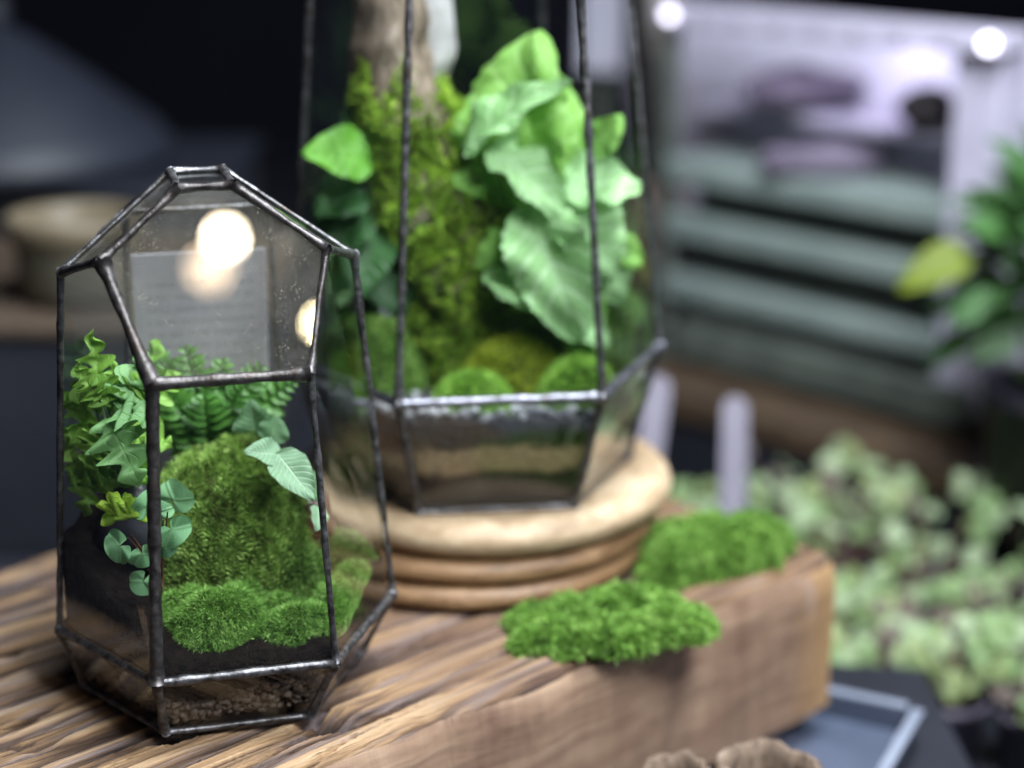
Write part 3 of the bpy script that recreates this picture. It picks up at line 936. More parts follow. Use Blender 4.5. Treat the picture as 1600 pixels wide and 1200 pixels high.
# feathery fern behind the hill
M['fern'] = leafmat('fern_leaflet', (.055, .17, .025), (.13, .32, .055), None, 5, .35)
def fern(name, label, O, fronds, leafl, seed, mat):
    pl = empty(name, O, label, 'fern')
    r = random.Random(seed)
    lmf = leaf_mesh('leaflet', mat, .3, .2, .25, 5, .2, 8, 5)
    Ob = np.array(O)
    for (tip, wd) in fronds:
        tip = np.array(tip)
        t = np.linspace(0, 1, 12)[:, None]
        mid = (Ob + tip) / 2 + np.array([0, 0, .018])
        P = (1 - t) ** 2 * Ob + 2 * t * (1 - t) * mid + t ** 2 * tip
        V, T = tube_arrays(P - Ob, np.linspace(.0007, .0003, 12), 5)
        VV, TT, o = [V], [T], len(V)
        lv_ = np.array([v.co[:] for v in lmf.vertices]); lt = np.array([p.vertices[:] for p in lmf.polygons])
        for k in range(2, 24):
            q = k / 24.
            c = (1 - q) ** 2 * Ob + 2 * q * (1 - q) * mid + q ** 2 * tip - Ob
            d = unit(2 * (1 - q) * (mid - Ob) + 2 * q * (tip - mid))
            sgn = 1 if k % 2 else -1
            sd = unit(np.cross(d, [0.1, -1, .3])) * sgn
            ly = unit(sd + d * .55 + np.array([r.uniform(-.2, .2), r.uniform(-.3, .3), r.uniform(-.2, .1)]))
            lz = unit(np.array([0, -.8, .6]) - ly * np.dot([0, -.8, .6], ly)); lx = np.cross(ly, lz)
            L = wd * math.sin(math.pi * (.15 + .8 * q)) * r.uniform(.8, 1.1)
            VV.append(c + (lv_[:, :1] * lx * .55 + lv_[:, 1:2] * ly + lv_[:, 2:] * lz) * L); TT.append(lt + o); o += len(lv_)
        link('frond', trimesh('frond', np.vstack(VV), np.vstack(TT), smooth=True), mat, pl)
    return pl
fern('fern', 'small feathery green fern behind the moss hill in the small terrarium', (-.150, .842, .085),
     [((-.176, .835, .158), .014), ((-.158, .83, .160), .014), ((-.140, .835, .152), .014), ((-.120, .83, .150), .014), ((-.105, .835, .140), .013), ((-.130, .825, .140), .013),
      ((-.168, .82, .140), .014), ((-.148, .82, .138), .014), ((-.115, .84, .128), .013), ((-.185, .845, .145), .014), ((-.19, .838, .128), .014)], .01, 3, M['fern'])

# printed card leaning on the back of the small terrarium
def cardmat():
    t = NT('printed_grey_card')
    tc = t.n('ShaderNodeTexCoord').outputs['Object']
    sx = t.n('ShaderNodeSeparateXYZ', {0: tc})
    x, z = sx.outputs[0], sx.outputs[2]
    row = t.math('FRACT', t.math('MULTIPLY', z, 150.))
    line = t.math('LESS_THAN', t.math('ABSOLUTE', t.math('SUBTRACT', row, .5)), .2)
    wrd = t.math('GREATER_THAN', t.noise(t.n('ShaderNodeCombineXYZ', {0: t.math('MULTIPLY', x, 320.), 1: t.math('FLOOR', t.math('MULTIPLY', z, 150.))}).outputs[0], 1., 1), .44)
    inz = t.math('MULTIPLY', t.math('GREATER_THAN', z, .025), t.math('LESS_THAN', z, .085))
    inx = t.math('LESS_THAN', t.math('ABSOLUTE', x), .027)
    m = t.math('MULTIPLY', t.math('MULTIPLY', line, wrd), t.math('MULTIPLY', inz, inx))
    col = t.mix(t.math('MULTIPLY', m, .30), (.33, .315, .345), (.09, .09, .10))
    return t.done(t.bsdf(col, .8, 0, None, .2))
def place_card():
    a, b = sh[135], sh[75]
    mid = (a + b) / 2; dirx = unit((b - a)[:2]); nrm = np.array([-dirx[1], dirx[0]])
    c = empty('information_card', (float(mid[0] + nrm[0] * .034), float(mid[1] + nrm[1] * .034), 0), 'grey printed card leaning against the back of the small terrarium', 'card')
    c.rotation_euler = (R(7), 0, math.atan2(dirx[1], dirx[0]))
    box('sheet', cardmat(), c, (0, 0, .100), (.066, .0012, .200), 0, .0004)
place_card()

# ================================================================== WOODEN STAND
ST = (-.017, .985, 0)
stand = empty('wooden_stand', ST, 'stack of round tan wooden discs under the tall terrarium', 'stand')
def wob(amp, seed, tiltz=.0):
    def f(V, a):
        n = np.array([fbm(np.cos(a) * 1.5 + 4, np.sin(a) * 1.5 + 4 + k * .15, seed, 3) for k in range(V.shape[0])]) - .5
        rr = 1 + amp * 2 * n
        V[:, :, 0] *= rr; V[:, :, 1] *= rr
        V[:, :, 2] += tiltz * np.cos(a - .2)[None] * (V[:, :, 2] > .034)
        return V
    return f
def rnd_prof(r, z0, z1, b, inner):
    pts = [(inner, z0), (r - b, z0)]
    for k in range(9):
        t = -math.pi / 2 + math.pi * k / 8
        pts.append((r - b + b * math.cos(t), (z0 + z1) / 2 + (z1 - z0) / 2 * math.sin(t)))
    pts += [(inner, z1)]
    return pts
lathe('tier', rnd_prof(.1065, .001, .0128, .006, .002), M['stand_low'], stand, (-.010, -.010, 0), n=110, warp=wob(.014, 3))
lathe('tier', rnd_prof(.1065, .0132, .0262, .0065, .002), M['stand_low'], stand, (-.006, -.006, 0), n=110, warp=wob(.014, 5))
lip = [(.002, .0266), (.095, .0266)]
for k in range(13):
    t = -math.pi / 2 + math.pi * k / 12
    lip.append((.0985 + .0115 * math.cos(t), .0366 + .0100 * math.sin(t)))
lip += [(.092, .0464), (.086, .0458), (.05, .0456), (.002, .0456)]
lathe('disc', lip, M['stand'], stand, n=120, warp=wob(.014, 8))

# ================================================================== TALL TERRARIUM
CB = np.array([-.017, .975])
B6 = [7, 67, 127, 187, 247, 307]
bb = {a: P3(.0845, a, .0475, CB) for a in B6}
bw = {a: P3(.1065 if a != 7 else .102, a, .115, CB) for a in B6}
bt = {a: P3(.083, a, .345, CB) for a in B6}
bt[187] = P3(.088, 187, .345, CB)
bt[7] = P3(.078, 7, .345, CB)
apex = np.array([CB[0], CB[1], .45])
bt2 = {a: P3(.022, a, .425, CB) for a in B6}
tall = empty('glass_terrarium', (CB[0], CB[1], .0475), 'tall six-sided glass terrarium standing on the round wooden stand', 'terrarium')
OFFS = np.array([CB[0], CB[1], .0475])
for i in range(6):
    a, b = B6[i], B6[(i + 1) % 6]
    ngon_prism('pane', [sub(bb[a]), sub(bb[b]), sub(bw[b]), sub(bw[a])], .002, M['glass'], tall)
    ngon_prism('pane', [sub(bw[a]), sub(bw[b]), sub(bt[b]), sub(bt[a])], .002, M['glass'], tall)
    ngon_prism('pane', [sub(bt[a]), sub(bt[b]), sub(bt2[b]), sub(bt2[a])], .002, M['glass'], tall)
    for k, (p, q, r_, m) in enumerate([(bb[a], bb[b], .0016, 'solder'), (bw[a], bw[b], .0026, 'solder2'), (bb[a], bw[a], .0024, 'solder'), (bw[a], bt[a], .0021, 'solder'),
                                       (bt[a], bt[b], .0022, 'solder'), (bt[a], bt2[a], .002, 'solder'), (bt2[a], bt2[b], .002, 'solder')]):
        bar(sub(p), sub(q), r_, M[m], tall, 100 + i * 9 + k)

def submat():
    t = NT('layered_substrate')
    tc = t.n('ShaderNodeTexCoord').outputs['Object']
    z = t.n('ShaderNodeSeparateXYZ', {0: tc}).outputs[2]
    nz = t.noise(t.coord(), 75, 4)
    zz = t.math('MULTIPLY_ADD', nz, .016, t.math('SUBTRACT', z, .008))
    f = t.math('MULTIPLY', zz, 8.)
    col = t.ramp(f, [(.0, (.018, .016, .016)), (.54, (.022, .018, .016)), (.57, (.36, .27, .15)), (.66, (.30, .22, .12)), (.70, (.020, .022, .012)), (.80, (.03, .03, .028)), (.90, (.06, .06, .062))])
    sp = t.noise(t.coord(), 330, 3)
    col = t.mix(t.ramp(sp, [(.45, (0, 0, 0)), (.75, (.5, .5, .5))]), col, (.01, .009, .008))
    return t.done(t.bsdf(col, .85, 0, t.bump(sp, 1., .003), .3))
def soil_big(x, y):
    return .1020 + .14 * np.clip(y - CB[1], 0, .1) + .004 * (fbm(x * 100, y * 100, 15) - .5) * 2
soil_mesh('soil', CB, [(.03, .0495), (.0800, .0495), (.0905, .080), (.0985, .1005)], soil_big, 7, submat(), 'layered dark and tan substrate in the base of the tall terrarium', .0985)
pts = []
for i in range(750):
    a = rr_.uniform(0, 6.283); rad = float(hex_r(.0965, a + R(8))) * math.sqrt(rr_.uniform(.45, 1))
    x, y = CB[0] + rad * math.cos(a), CB[1] + rad * math.sin(a)
    pts.append((x, y, float(soil_big(np.array(x), np.array(y))) + rr_.uniform(.0005, .003)))
pebbles('gravel', pts, .0022, .0046, M['grey_gravel'], 'grey gravel scattered on the soil of the tall terrarium', 9)

moss_mound('moss_clump', 'rounded yellow-green moss ball in the tall terrarium', (.002, .940, .103), .032, .024, .030, 0, M['dome_lime'], M['moss_bed'], 12000, .0032, .0007, 31, pw=2.1, lump=.1, clip=HEX_TALL)
moss_mound('moss_clump', 'small bright green moss dome in front of the yellow-green ball', (-.021, .913, .103), .0225, .016, .0165, 0, M['dome_green'], M['moss_bed'], 8000, .0036, .0007, 32, pw=2.1, lump=.1, clip=HEX_TALL)
moss_mound('moss_clump', 'bright green moss dome beside the front right edge of the tall terrarium', (.036, .918, .103), .024, .018, .024, .1, M['dome_green'], M['moss_bed'], 8000, .0036, .0007, 33, pw=2.1, lump=.12, clip=HEX_TALL)
moss_mound('moss_clump', 'wide green moss mound at the left inside the tall terrarium', (-.083, .945, .104), .032, .026, .038, .1, M['moss_mat'], M['moss_bed'], 12000, .0040, .0007, 34, lump=.2, clip=HEX_TALL)
moss_mound('moss_clump', 'dark moss mound behind the broad leaves at right of the tall terrarium', (.055, .975, .105), .026, .026, .045, 0, M['moss_dark'], M['moss_bed'], 8000, .0040, .0007, 35, lump=.2, clip=HEX_TALL)

# driftwood with moss
def bark_mat(name, a, b, c):
    t = NT(name)
    f = t.noise(t.coord((1, 1, .35)), 85, 5, .65, 1.)
    return t.done(t.bsdf(t.ramp(f, [(.3, a), (.55, b), (.75, c)]), .75, 0, t.bump(f, .8, .004), .3))
M['drift'] = bark_mat('driftwood', (.055, .038, .026), (.19, .145, .105), (.36, .31, .26))
def limb(pts, rads, seed, n=26, k=46, rough=.22):
    pts = np.array(pts); t = np.linspace(0, 1, len(pts)); q = np.linspace(0, 1, k)
    def sm(c):
        out = np.interp(q, t, c); ker = np.ones(7) / 7
        return np.convolve(np.pad(out, 3, mode='edge'), ker, 'valid')
    P = np.stack([sm(pts[:, i]) for i in range(3)], -1); r = sm(np.array(rads))
    V, T = tube_arrays(P, r, n)
    c = np.vstack([np.repeat(P, n, 0), P[:1], P[-1:]])
    k3 = np.array([mnoise.fractal(Vector(v * 42 + seed), 1, 2, 4) for v in V])
    V = c + (V - c) * (1 + rough * k3)[:, None]
    return V, T
O = np.array([-.035, 1.0, .103])
V, T = limb([(-.008, .985, .10), (-.016, .982, .14), (-.031, .978, .185), (-.050, .975, .232), (-.066, .975, .270), (-.067, .98, .34)], [.044, .043, .039, .030, .0215, .0185], 3, 34, 70, .30)
drift = empty('driftwood', O, 'moss covered driftwood stump rising inside the tall terrarium', 'driftwood')
link('trunk', trimesh('trunk', V - O, T, smooth=True), M['drift'], drift)
V2, T2 = limb([(-.056, .995, .25), (-.046, 1.0, .28), (-.048, .99, .345)], [.014, .016, .013], 9, 16, 20)
link('branch', trimesh('branch', V2 - O, T2, smooth=True), simple('grey_driftwood', (.30, .29, .29), (.50, .48, .47), .7, 70), drift)
def wgt(c, n):
    low = np.clip((.272 + .012 * np.sin(c[:, 0] * 300) - c[:, 2]) / .012, 0, 1)
    return low * (.05 + np.clip(.55 - n[:, 1] * .8 + n[:, 2] * .4, 0, 1)) * np.clip((fbm(c[:, 0] * 60, c[:, 2] * 60, 6) - .20) / .12, .25, 1)
# scattered moss, thick in pads
P, N = scatter(V, T, 46000, 40, wgt)
pad = fbm(P[:, 0] * 85, P[:, 2] * 85, 12, 3)
P = P + N * (np.clip(pad - .40, 0, 1) * .014)[:, None]
A = blades(P, N, .0042, .0009, .25, .6, 41)
fr = link('moss', trimesh('moss', A[0] - O, A[1], A[2]), M['moss_lime'], drift); fr['kind'] = 'stuff'
fr['label'] = 'yellow-green moss coat on the driftwood'
P, N = scatter(V, T, 14000, 42, lambda c, n: np.clip((.245 - c[:, 2]) / .02, 0, 1))
A = blades(P, N, .0056, .0009, .3, .7, 43)
fr = link('moss', trimesh('moss', A[0] - O, A[1], A[2]), M['moss_dark'], drift); fr['kind'] = 'stuff'

# broad leaved plant
M['leaf_broad'] = leafmat('broad_leaf', (.16, .37, .060), (.28, .53, .12), (.36, .60, .19), 6, .45, .5, vw=.16, gloss=.3)
M['leaf_broad_pale'] = leafmat('broad_leaf_pale', (.24, .45, .17), (.34, .56, .26), (.50, .71, .42), 6, .38, .45, vw=.16, gloss=.35)
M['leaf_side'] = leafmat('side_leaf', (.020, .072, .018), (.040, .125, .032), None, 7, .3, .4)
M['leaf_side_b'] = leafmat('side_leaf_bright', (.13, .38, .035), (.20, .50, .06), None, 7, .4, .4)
BROAD = [
    ((.0, .95, .2047), (.0074, .945, .2956), .058, (-.35, -1, .1), 0),
    ((.0103, .95, .2117), (.0326, .965, .2714), .040, (.5, -1, .2), 0),
    ((-.0237, .94, .2342), (.023, .925, .2798), .030, (-.2, -.6, .9), 1),
    ((-.0102, .94, .2376), (.0283, .915, .21), .036, (.1, -.6, .9), 1),
    ((.0273, .94, .2136), (.0691, .945, .2224), .040, (.1, -.7, .9), 1),
    ((.0101, .93, .2087), (.0354, .905, .1402), .048, (-.1, -1, .35), 1),
    ((.0273, .94, .2102), (.0562, .925, .1717), .046, (.3, -.9, .5), 1),
    ((.0347, .95, .1906), (.0650, .945, .1526), .036, (.3, -.9, .4), 1),
    ((-.0137, .93, .1723), (.0129, .915, .1574), .020, (0, -.7, .8), 1),
    ((.0, .96, .1992), (-.0266, .96, .2467), .034, (-.3, -.8, .5), 0),
    ((.0212, .97, .1899), (.0500, .985, .2372), .044, (.4, -.8, .5), 0),
    ((.0244, .95, .1693), (.0451, .93, .1242), .038, (.2, -.9, .4), 0),
    ((.0462, .97, .1718), (.0690, .985, .1758), .040, (.4, -.8, .5), 0),
    ((.018, .965, .20), (.012, .975, .265), .050, (.1, -1, .2), 0),
    ((.012, .965, .185), (.052, .955, .160), .046, (.1, -1, .2), 0),
]
BROAD += [
    ((.052, .955, .185), (.072, .950, .172), .020, (.2, -.9, .5), 0),
    ((.030, .935, .150), (.052, .922, .135), .022, (.2, -.9, .5), 1),
    ((.000, .940, .190), (-.018, .928, .176), .020, (-.2, -.9, .5), 0),
    ((.040, .950, .235), (.058, .945, .252), .022, (.3, -.9, .3), 0),
    ((-.012, .950, .215), (-.030, .940, .222), .022, (-.3, -.8, .5), 0),
    ((.020, .975, .160), (.040, .970, .130), .034, (.1, -1, .2), 2),
    ((.030, .985, .190), (.065, .990, .205), .040, (.2, -1, .2), 2),
    ((.010, .985, .190), (-.005, .99, .235), .040, (.0, -1, .2), 2),
]
O = (.018, .978, .105)
pl = empty('broad_leaf_plant', O, 'pale green broad crinkled leaves filling the right of the tall terrarium', 'plant')
bmeshes = [[leaf_mesh('leaf', M[m], .45, .26, .08, 11, 1.0, 45, 13, .75, s) for s in range(3)] for m in ('leaf_broad', 'leaf_broad_pale', 'leaf_side')]
for i, (b, t, w, n, m) in enumerate(BROAD):
    place_leaf(bmeshes[m][i % 3], b, t, w * (1.1 if i < 2 else .92), n, pl, off=O)
    stem(O, b, .0014, M['stalk'], pl, O, .05)
SIDE = [
    ((-.0754, .95, .2291), (-.1080, .932, .2384), .032, (0, -.8, .6)),
    ((-.0793, .95, .2117), (-.1053, .935, .2053), .030, (-.2, -.7, .6)),
    ((-.0795, .95, .2012), (-.0989, .935, .181), .030, (-.2, -.8, .5)),
    ((-.0746, .95, .1906), (-.0815, .92, .1624), .030, (0, -.8, .5)),
    ((-.079, .97, .215), (-.1080, .975, .2131), .030, (-.2, -.7, .6)),
    ((-.0781, .97, .1791), (-.1040, .96, .156), .032, (-.2, -.7, .6)),
    ((-.080, .96, .185), (-.100, .95, .150), .030, (-.2, -.9, .3)),
    ((-.070, .96, .200), (-.062, .945, .175), .028, (0, -.9, .3)),
    ((-.072, .96, .170), (-.060, .945, .145), .030, (.1, -.9, .3)),
    ((-.085, .975, .160), (-.098, .965, .130), .030, (-.1, -.9, .3)),
    ((-.075, .975, .230), (-.090, .97, .255), .026, (-.1, -.9, .3)),
    ((-.090, .98, .190), (-.112, .975, .180), .028, (-.2, -.9, .3)),
]
O = (-.078, .972, .110)
pl = empty('leafy_plant', O, 'plant with one bright and several dark leaves at the left inside the tall terrarium', 'plant')
sm_ = [leaf_mesh('leaf', M[m], .3, .2, .03, 10, .5, 16, 7) for m in ('leaf_side_b', 'leaf_side')]
for i, (b, t, w, n) in enumerate(SIDE):
    o = place_leaf(sm_[0 if i == 0 else 1], b, t, w, n, pl, off=O)  # first leaf takes the brighter green
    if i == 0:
        o['label'] = 'bright green leaf among the dark ones'
    stem(O, b, .001, M['stalk'], pl, O, .05)

# ================================================================== MOSS ON THE SLAB
def moss_sheet(label, loc, rx, ry, h, rz, seed, n, tilt=(0, 0), lump=.3):
    return moss_mound('moss_mat', label, loc, rx, ry, h, rz, M['moss_mat'], M['moss_bed'], n, .0042, .0008, seed, cat='moss', group='loose moss on the slab', pw=8, lump=lump, tilt=tilt, style='tuft', ragged=.5, fine=.016, per=13, stray=1600)
moss_sheet('flat bright green moss mat draped over the front edge of the slab', (.047, .851, .003), .052, .025, .0070, R(18), 51, 6500, lump=.55)
moss_sheet('thick green moss mat on the slab beside the right end of the stand', (.112, .947, .002), .047, .026, .016, R(28), 52, 6500, lump=.35)

# ================================================================== BACKGROUND RIGHT
M['rack_frame'] = simple('pale_lavender_frame', (.40, .37, .48), (.52, .49, .60), .5, 20)
M['rack_shelf'] = simple('pale_green_shelf', (.15, .19, .178), (.215, .26, .24), .35, 14)
M['rack_dark'] = simple('dark_green_tray', (.045, .054, .047), (.10, .115, .10), .6, 25)
M['rack_back'] = simple('lavender_back_panel', (.42, .40, .50), (.56, .53, .64), .7, 8)
M['plinth'] = simple('brown_plinth', (.035, .022, .014), (.085, .055, .032), .6, 20)
rack = empty('display_rack', (.40, 1.45, TZ), 'blurred pale display rack with green-grey shelves and a lit bar on top', 'rack', rz=R(133.5))
# local x runs along the rack (away to the left), local y is depth: front at 0, back at negative
RL, RD = .372, -.10
def rz_(z): return z - TZ
box('plinth', M['table'], rack, (RL / 2 - .07, RD / 2, -.0475), (RL + .38, -RD + .15, .091), 0, .003)
box('board', M['plinth'], rack, (RL / 2 - .07, RD / 2, .011), (RL + .40, -RD + .16, .024), 0, .003)
box('back_panel', M['rack_back'], rack, (RL / 2 + .03, RD, rz_(.06)), (RL + .07, .006, .33), 0, .001)
box('base_tray', M['rack_dark'], rack, (RL / 2 - .01, RD / 2 + .01, rz_(-.075)), (RL - .04, -RD, .035), 0, .003)
for z_ in (.088, .034, -.026):
    box('shelf', M['rack_shelf'], rack, (RL / 2 + .02, RD / 2, rz_(z_)), (RL - .06, -RD + .01, .022), 0, .003)
for z_, zz in ((.061, .030), (.004, .036), (-.046, .018)):
    box('tray', M['rack_dark'], rack, (RL / 2 + .02, RD / 2 - .012, rz_(z_)), (RL - .09, -RD - .03, zz - .002), 0, .003)
box('shelf', M['rack_frame'], rack, (RL / 2 + .02, RD / 2 - .02, rz_(.145)), (RL - .06, -RD - .05, .010), 0, .002)
box('post', M['rack_frame'], rack, (.028, -.02, rz_(.075)), (.046, .035, .31), 0, .003)
box('post', M['rack_dark'], rack, (RL - .006, -.006, rz_(.06)), (.014, .014, .33), 0, .002)
box('light_bar', M['rack_frame'], rack, (RL / 2, -.012, rz_(.236)), (RL, .045, .018), 0, .003)
led = emit('led', (.86, .84, 1), 7)
led2 = emit('led_dim', (.80, .76, 1), .55)
def ball(name, mat, parent, loc, r):
    import bmesh
    bm = bmesh.new(); bmesh.ops.create_uvsphere(bm, u_segments=12, v_segments=8, radius=r)
    me = bpy.data.meshes.new(name); bm.to_mesh(me); bm.free()
    return link(name, me, mat, parent, loc)
for k in range(9):
    x_ = .012 + k * (RL - .03) / 8
    ball('led', led if k in (0, 8) else led2, rack, (x_, .013, rz_(.236)), .0062 if k == 0 else .0045)
l = area('rack_light', (.27, 1.60, .215), (.27, 1.62, 0), .22, .18, (.80, .75, 1), .06)
# dark stones on the upper shelf of the rack
M['rock_dark'] = simple('dark_rock', (.010, .008, .010), (.030, .022, .026), .7, 40)
M['rock_purple'] = simple('purple_rock', (.060, .048, .070), (.12, .10, .14), .7, 40)
c_, s_ = math.cos(R(133.5)), math.sin(R(133.5))
def rk(x, y, z): return (.40 + c_ * x - s_ * y, 1.45 + s_ * x + c_ * y, z)
rock('stone', 'black wedge-shaped stone at the right of the rack top shelf', rk(.100, -.045, .168), .030, .020, .020, M['rock_dark'], 7)
rock('stone', 'long purple-grey stone at the left of the rack top shelf', rk(.245, -.055, .170), .055, .024, .022, M['rock_purple'], 8)
rock('stone', 'brownish low stone on the second level of the rack', rk(.20, -.03, .112), .06, .02, .016, M['rock_purple'], 9)

# beige column and pale board left of the rack
M['beige'] = simple('beige_paint', (.30, .27, .25), (.38, .35, .33), .6, 20)
colm = empty('column', (.148, 1.80, TZ), 'upright beige column at the left of the blurred rack', 'column')
lathe('shaft', [(.001, .225), (.0165, .225), (.0165, .62), (.001, .62)], M['beige'], colm, n=24)
lathe('base', [(.001, 0), (.030, 0), (.030, .15), (.024, .185), (.001, .19)], simple('peach_pot', (.16, .105, .085), (.24, .16, .13), .6, 20), colm, n=24)
lathe('neck', [(.001, .186), (.014, .186), (.014, .23), (.001, .23)], M['rack_dark'], colm, n=20)
bd = empty('board', (.093, 1.86, TZ), 'small pale lavender board behind the tall terrarium', 'board')
box('panel', M['rack_back'], bd, (0, 0, .33), (.045, .008, .085), R(-8), .002)
box('leg', M['rack_dark'], bd, (0, .006, .15), (.012, .006, .30), 0, .001)

# plant label stakes
M['label'] = simple('lavender_label', (.20, .185, .235), (.26, .24, .29), .6, 20)
def stake(loc, w, h, tilt, label):
    e = empty('plant_label', loc, label, 'plant label', 'label stakes')
    e.rotation_euler = (R(-6), R(tilt), R(10))
    pts = [(-w / 2, 0), (0, -.02), (w / 2, 0), (w / 2, h - w / 2)] + [(w / 2 * math.cos(a), h - w / 2 + w / 2 * math.sin(a)) for a in np.linspace(.3, math.pi - .3, 7)] + [(-w / 2, h - w / 2)]
    k = len(pts)
    V = [(x, -.0008, z) for x, z in pts] + [(x, .0008, z) for x, z in pts]
    F = [tuple(range(k)), tuple(range(2 * k - 1, k - 1, -1))] + [(i, i + k, (i + 1) % k + k, (i + 1) % k) for i in range(k)]
    link('tag', mesh('tag', V, F), M['label'], e)
stake((.160, 1.20, -.175), .0195, .188, 1, 'upright white label stake right of the stand')
stake((.084, 1.22, -.175), .020, .198, 8, 'leaning white label stake just behind the round stand')

# seedlings
M['seed_leaf'] = leafmat('seedling_leaf', (.15, .26, .09), (.28, .41, .17), (.34, .46, .24), 5, .35, .45)
M['seed_leaf_b'] = leafmat('seedling_leaf_yellow', (.22, .29, .10), (.35, .42, .20), None, 5, .35, .45)
M['pot_dark'] = simple('dark_plastic', (.012, .012, .018), (.024, .024, .034), .4, 20)
M['pot_purple'] = simple('purple_plastic', (.060, .050, .075), (.10, .085, .12), .45, 20)
M['stalk_pink'] = simple('pink_stalk', (.20, .10, .09), (.30, .17, .15), .5, 60)
SEED = [(.195, 1.27), (.262, 1.32), (.330, 1.31), (.40, 1.30), (.235, 1.19), (.300, 1.22), (.365, 1.20), (.43, 1.22), (.300, 1.11), (.355, 1.09), (.255, 1.12), (.42, 1.13), (.160, 1.34), (.29, 1.39), (.205, 1.20), (.225, 1.36)]
SL = ['leftmost pot of round-leaved seedlings beside the label stake', 'pot of round-leaved seedlings in the back row, second from left', 'pot of round-leaved seedlings in the back row, third from left', 'pot of round-leaved seedlings at the right end of the back row',
      'round-leaved seedlings close to the right end of the slab', 'round-leaved seedlings in the middle of the blurred pots', 'round-leaved seedlings at the right of the middle row', 'round-leaved seedlings cut by the right picture edge',
      'pale seedlings low in front above the dark pots', 'seedlings in the front pot at the lower right corner', 'pale yellowish seedlings just beyond the slab corner', 'seedlings at the far right edge of the middle row', 'seedlings behind the upright label stake', 'seedlings farthest back under the rack', 'pale seedlings just right of the upright label stake', 'seedlings at the back left below the rack board']
rs = random.Random(5)
M['seed_leaf_c'] = leafmat('seedling_leaf_brown', (.10, .085, .075), (.20, .15, .13), None, 5, .3, .45)
M['seed_leaf_d'] = leafmat('seedling_leaf_pale', (.34, .45, .25), (.50, .60, .38), None, 5, .35, .4)
sl_meshes = [lobed_mesh('leaf', M['seed_leaf'], 3, .10, 40, .2, 320, .02, .6), lobed_mesh('leaf', M['seed_leaf_b'], 3, .10, 41, .2, 320, .02, .6),
             lobed_mesh('leaf', M['seed_leaf_c'], 3, .10, 42, .2, 320, .02, .6), lobed_mesh('leaf', M['seed_leaf_d'], 3, .10, 43, .2, 320, .02, .6)]
pot_me = None
for i, (x, y) in enumerate(SEED):
    e = empty('potted_seedlings', (x, y, LZ), SL[i], 'seedlings', 'potted seedlings')
    if pot_me is None:
        pot_me = [lathe('pot', [(.001, .001), (.019, .001), (.026, .045), (.028, .046), (.028, .052), (.0255, .052), (.024, .044), (.001, .043)], M[m], e, n=24).data for m in ('pot_dark', 'pot_purple')]
        for o in list(e.children): bpy.data.objects.remove(o)
    link('pot', pot_me[1 if i in (8, 9) else 0], [], e)
    link('potting_soil', bpy.data.meshes.get('potting_soil') or mesh('potting_soil', [(.0245 * math.cos(a), .0245 * math.sin(a), .0448) for a in np.linspace(0, 6.283, 16, endpoint=False)], [tuple(range(16))]), M['soil'], e)
    for k in range(24):
        a = rs.uniform(0, 6.283); rr = rs.uniform(.006, .036); z = rs.uniform(.062, .105 + .035 * (y > 1.25)) - rr * .35
        b = (rr * math.cos(a), rr * math.sin(a), z)
        sz = rs.uniform(.013, .026)
        el = rs.uniform(-.2, .6)
        t = (b[0] + sz * math.cos(a) * math.cos(el), b[1] + sz * math.sin(a) * math.cos(el), b[2] + sz * math.sin(el))
        place_leaf(sl_meshes[rs.choice((0, 0, 1, 1, 2, 3, 3, 3))], b, t, sz, (rs.uniform(-.4, .4), -.9 + rs.uniform(-.3, .3), .7), e)
        if k % 2 == 0:
            stem((b[0] * .3, b[1] * .3, .044), b, .0008, M['stalk_pink'], e, (0, 0, 0), .1)

# dark tray at the slab's right foot
tr = empty('plant_tray', (.2407, .9627, TZ), 'dark blue-grey shallow tray under the right end of the slab', 'tray', rz=R(64))
M['tray'] = simple('slate_tray', (.045, .055, .085), (.075, .09, .13), .35, 14)
M['tray_rim'] = simple('slate_tray_rim', (.15, .17, .22), (.22, .24, .30), .4, 14)
TW, TL = .26, .34
box('floor', M['tray'], tr, (-TL / 2, TW / 2, .004), (TL, TW, .003), 0, .001)
for c, s in (((-TL / 2, 0, .012), (TL, .003, .017)), ((-TL / 2, TW, .012), (TL, .003, .017)), ((0, TW / 2, .012), (.003, TW - .004, .017)), ((-TL, TW / 2, .012), (.003, TW - .004, .017))):
    box('side', M['tray'], tr, c, s, 0, .0008)
for c, s in (((-TL / 2, -.002, .0215), (TL, .007, .002)), ((0.002, TW / 2, .0215), (.007, TW - .01, .002))):
    box('rim', M['tray_rim'], tr, c, s, 0, .0006)
rock('stone', 'small pale pebble lying in the dark tray', (.148, .892, TZ + .0125), .008, .007, .006, simple('pale_stone', (.30, .30, .33), (.42, .42, .45), .6, 60), 4)

# cork bark tubes at the bottom edge
M['cork'] = bark_mat('cork_bark', (.055, .036, .026), (.17, .12, .085), (.32, .25, .20))
def cork(loc, r, h, seed, label):
    def w(V, a):
        n = fbm(np.cos(a) * 2 + seed, np.sin(a) * 2, seed, 3) - .5
        V[:, :, 0] *= 1 + .5 * n; V[:, :, 1] *= 1 + .4 * n
        V[:, :, 2] *= 1 + .10 * (fbm(np.cos(a) * 3 + seed, np.sin(a) * 3, seed + 4, 3) - .5)
        return V
    o = lathe('cork_bark', [(r * .98, 0), (r * 1.04, h * .35), (r * .97, h * .7), (r, h * .96), (r * .93, h), (r * .82, h * .985), (r * .74, h * .9), (r * .72, h * .3), (r * .7, 0)], M['cork'], None, loc, 40, w)
    tag(o, label, 'cork bark', 'hollow cork bark pieces')
cork((.082, .795, TZ), .0165, .077, 3, 'narrow hollow cork bark piece at the bottom edge, left one')
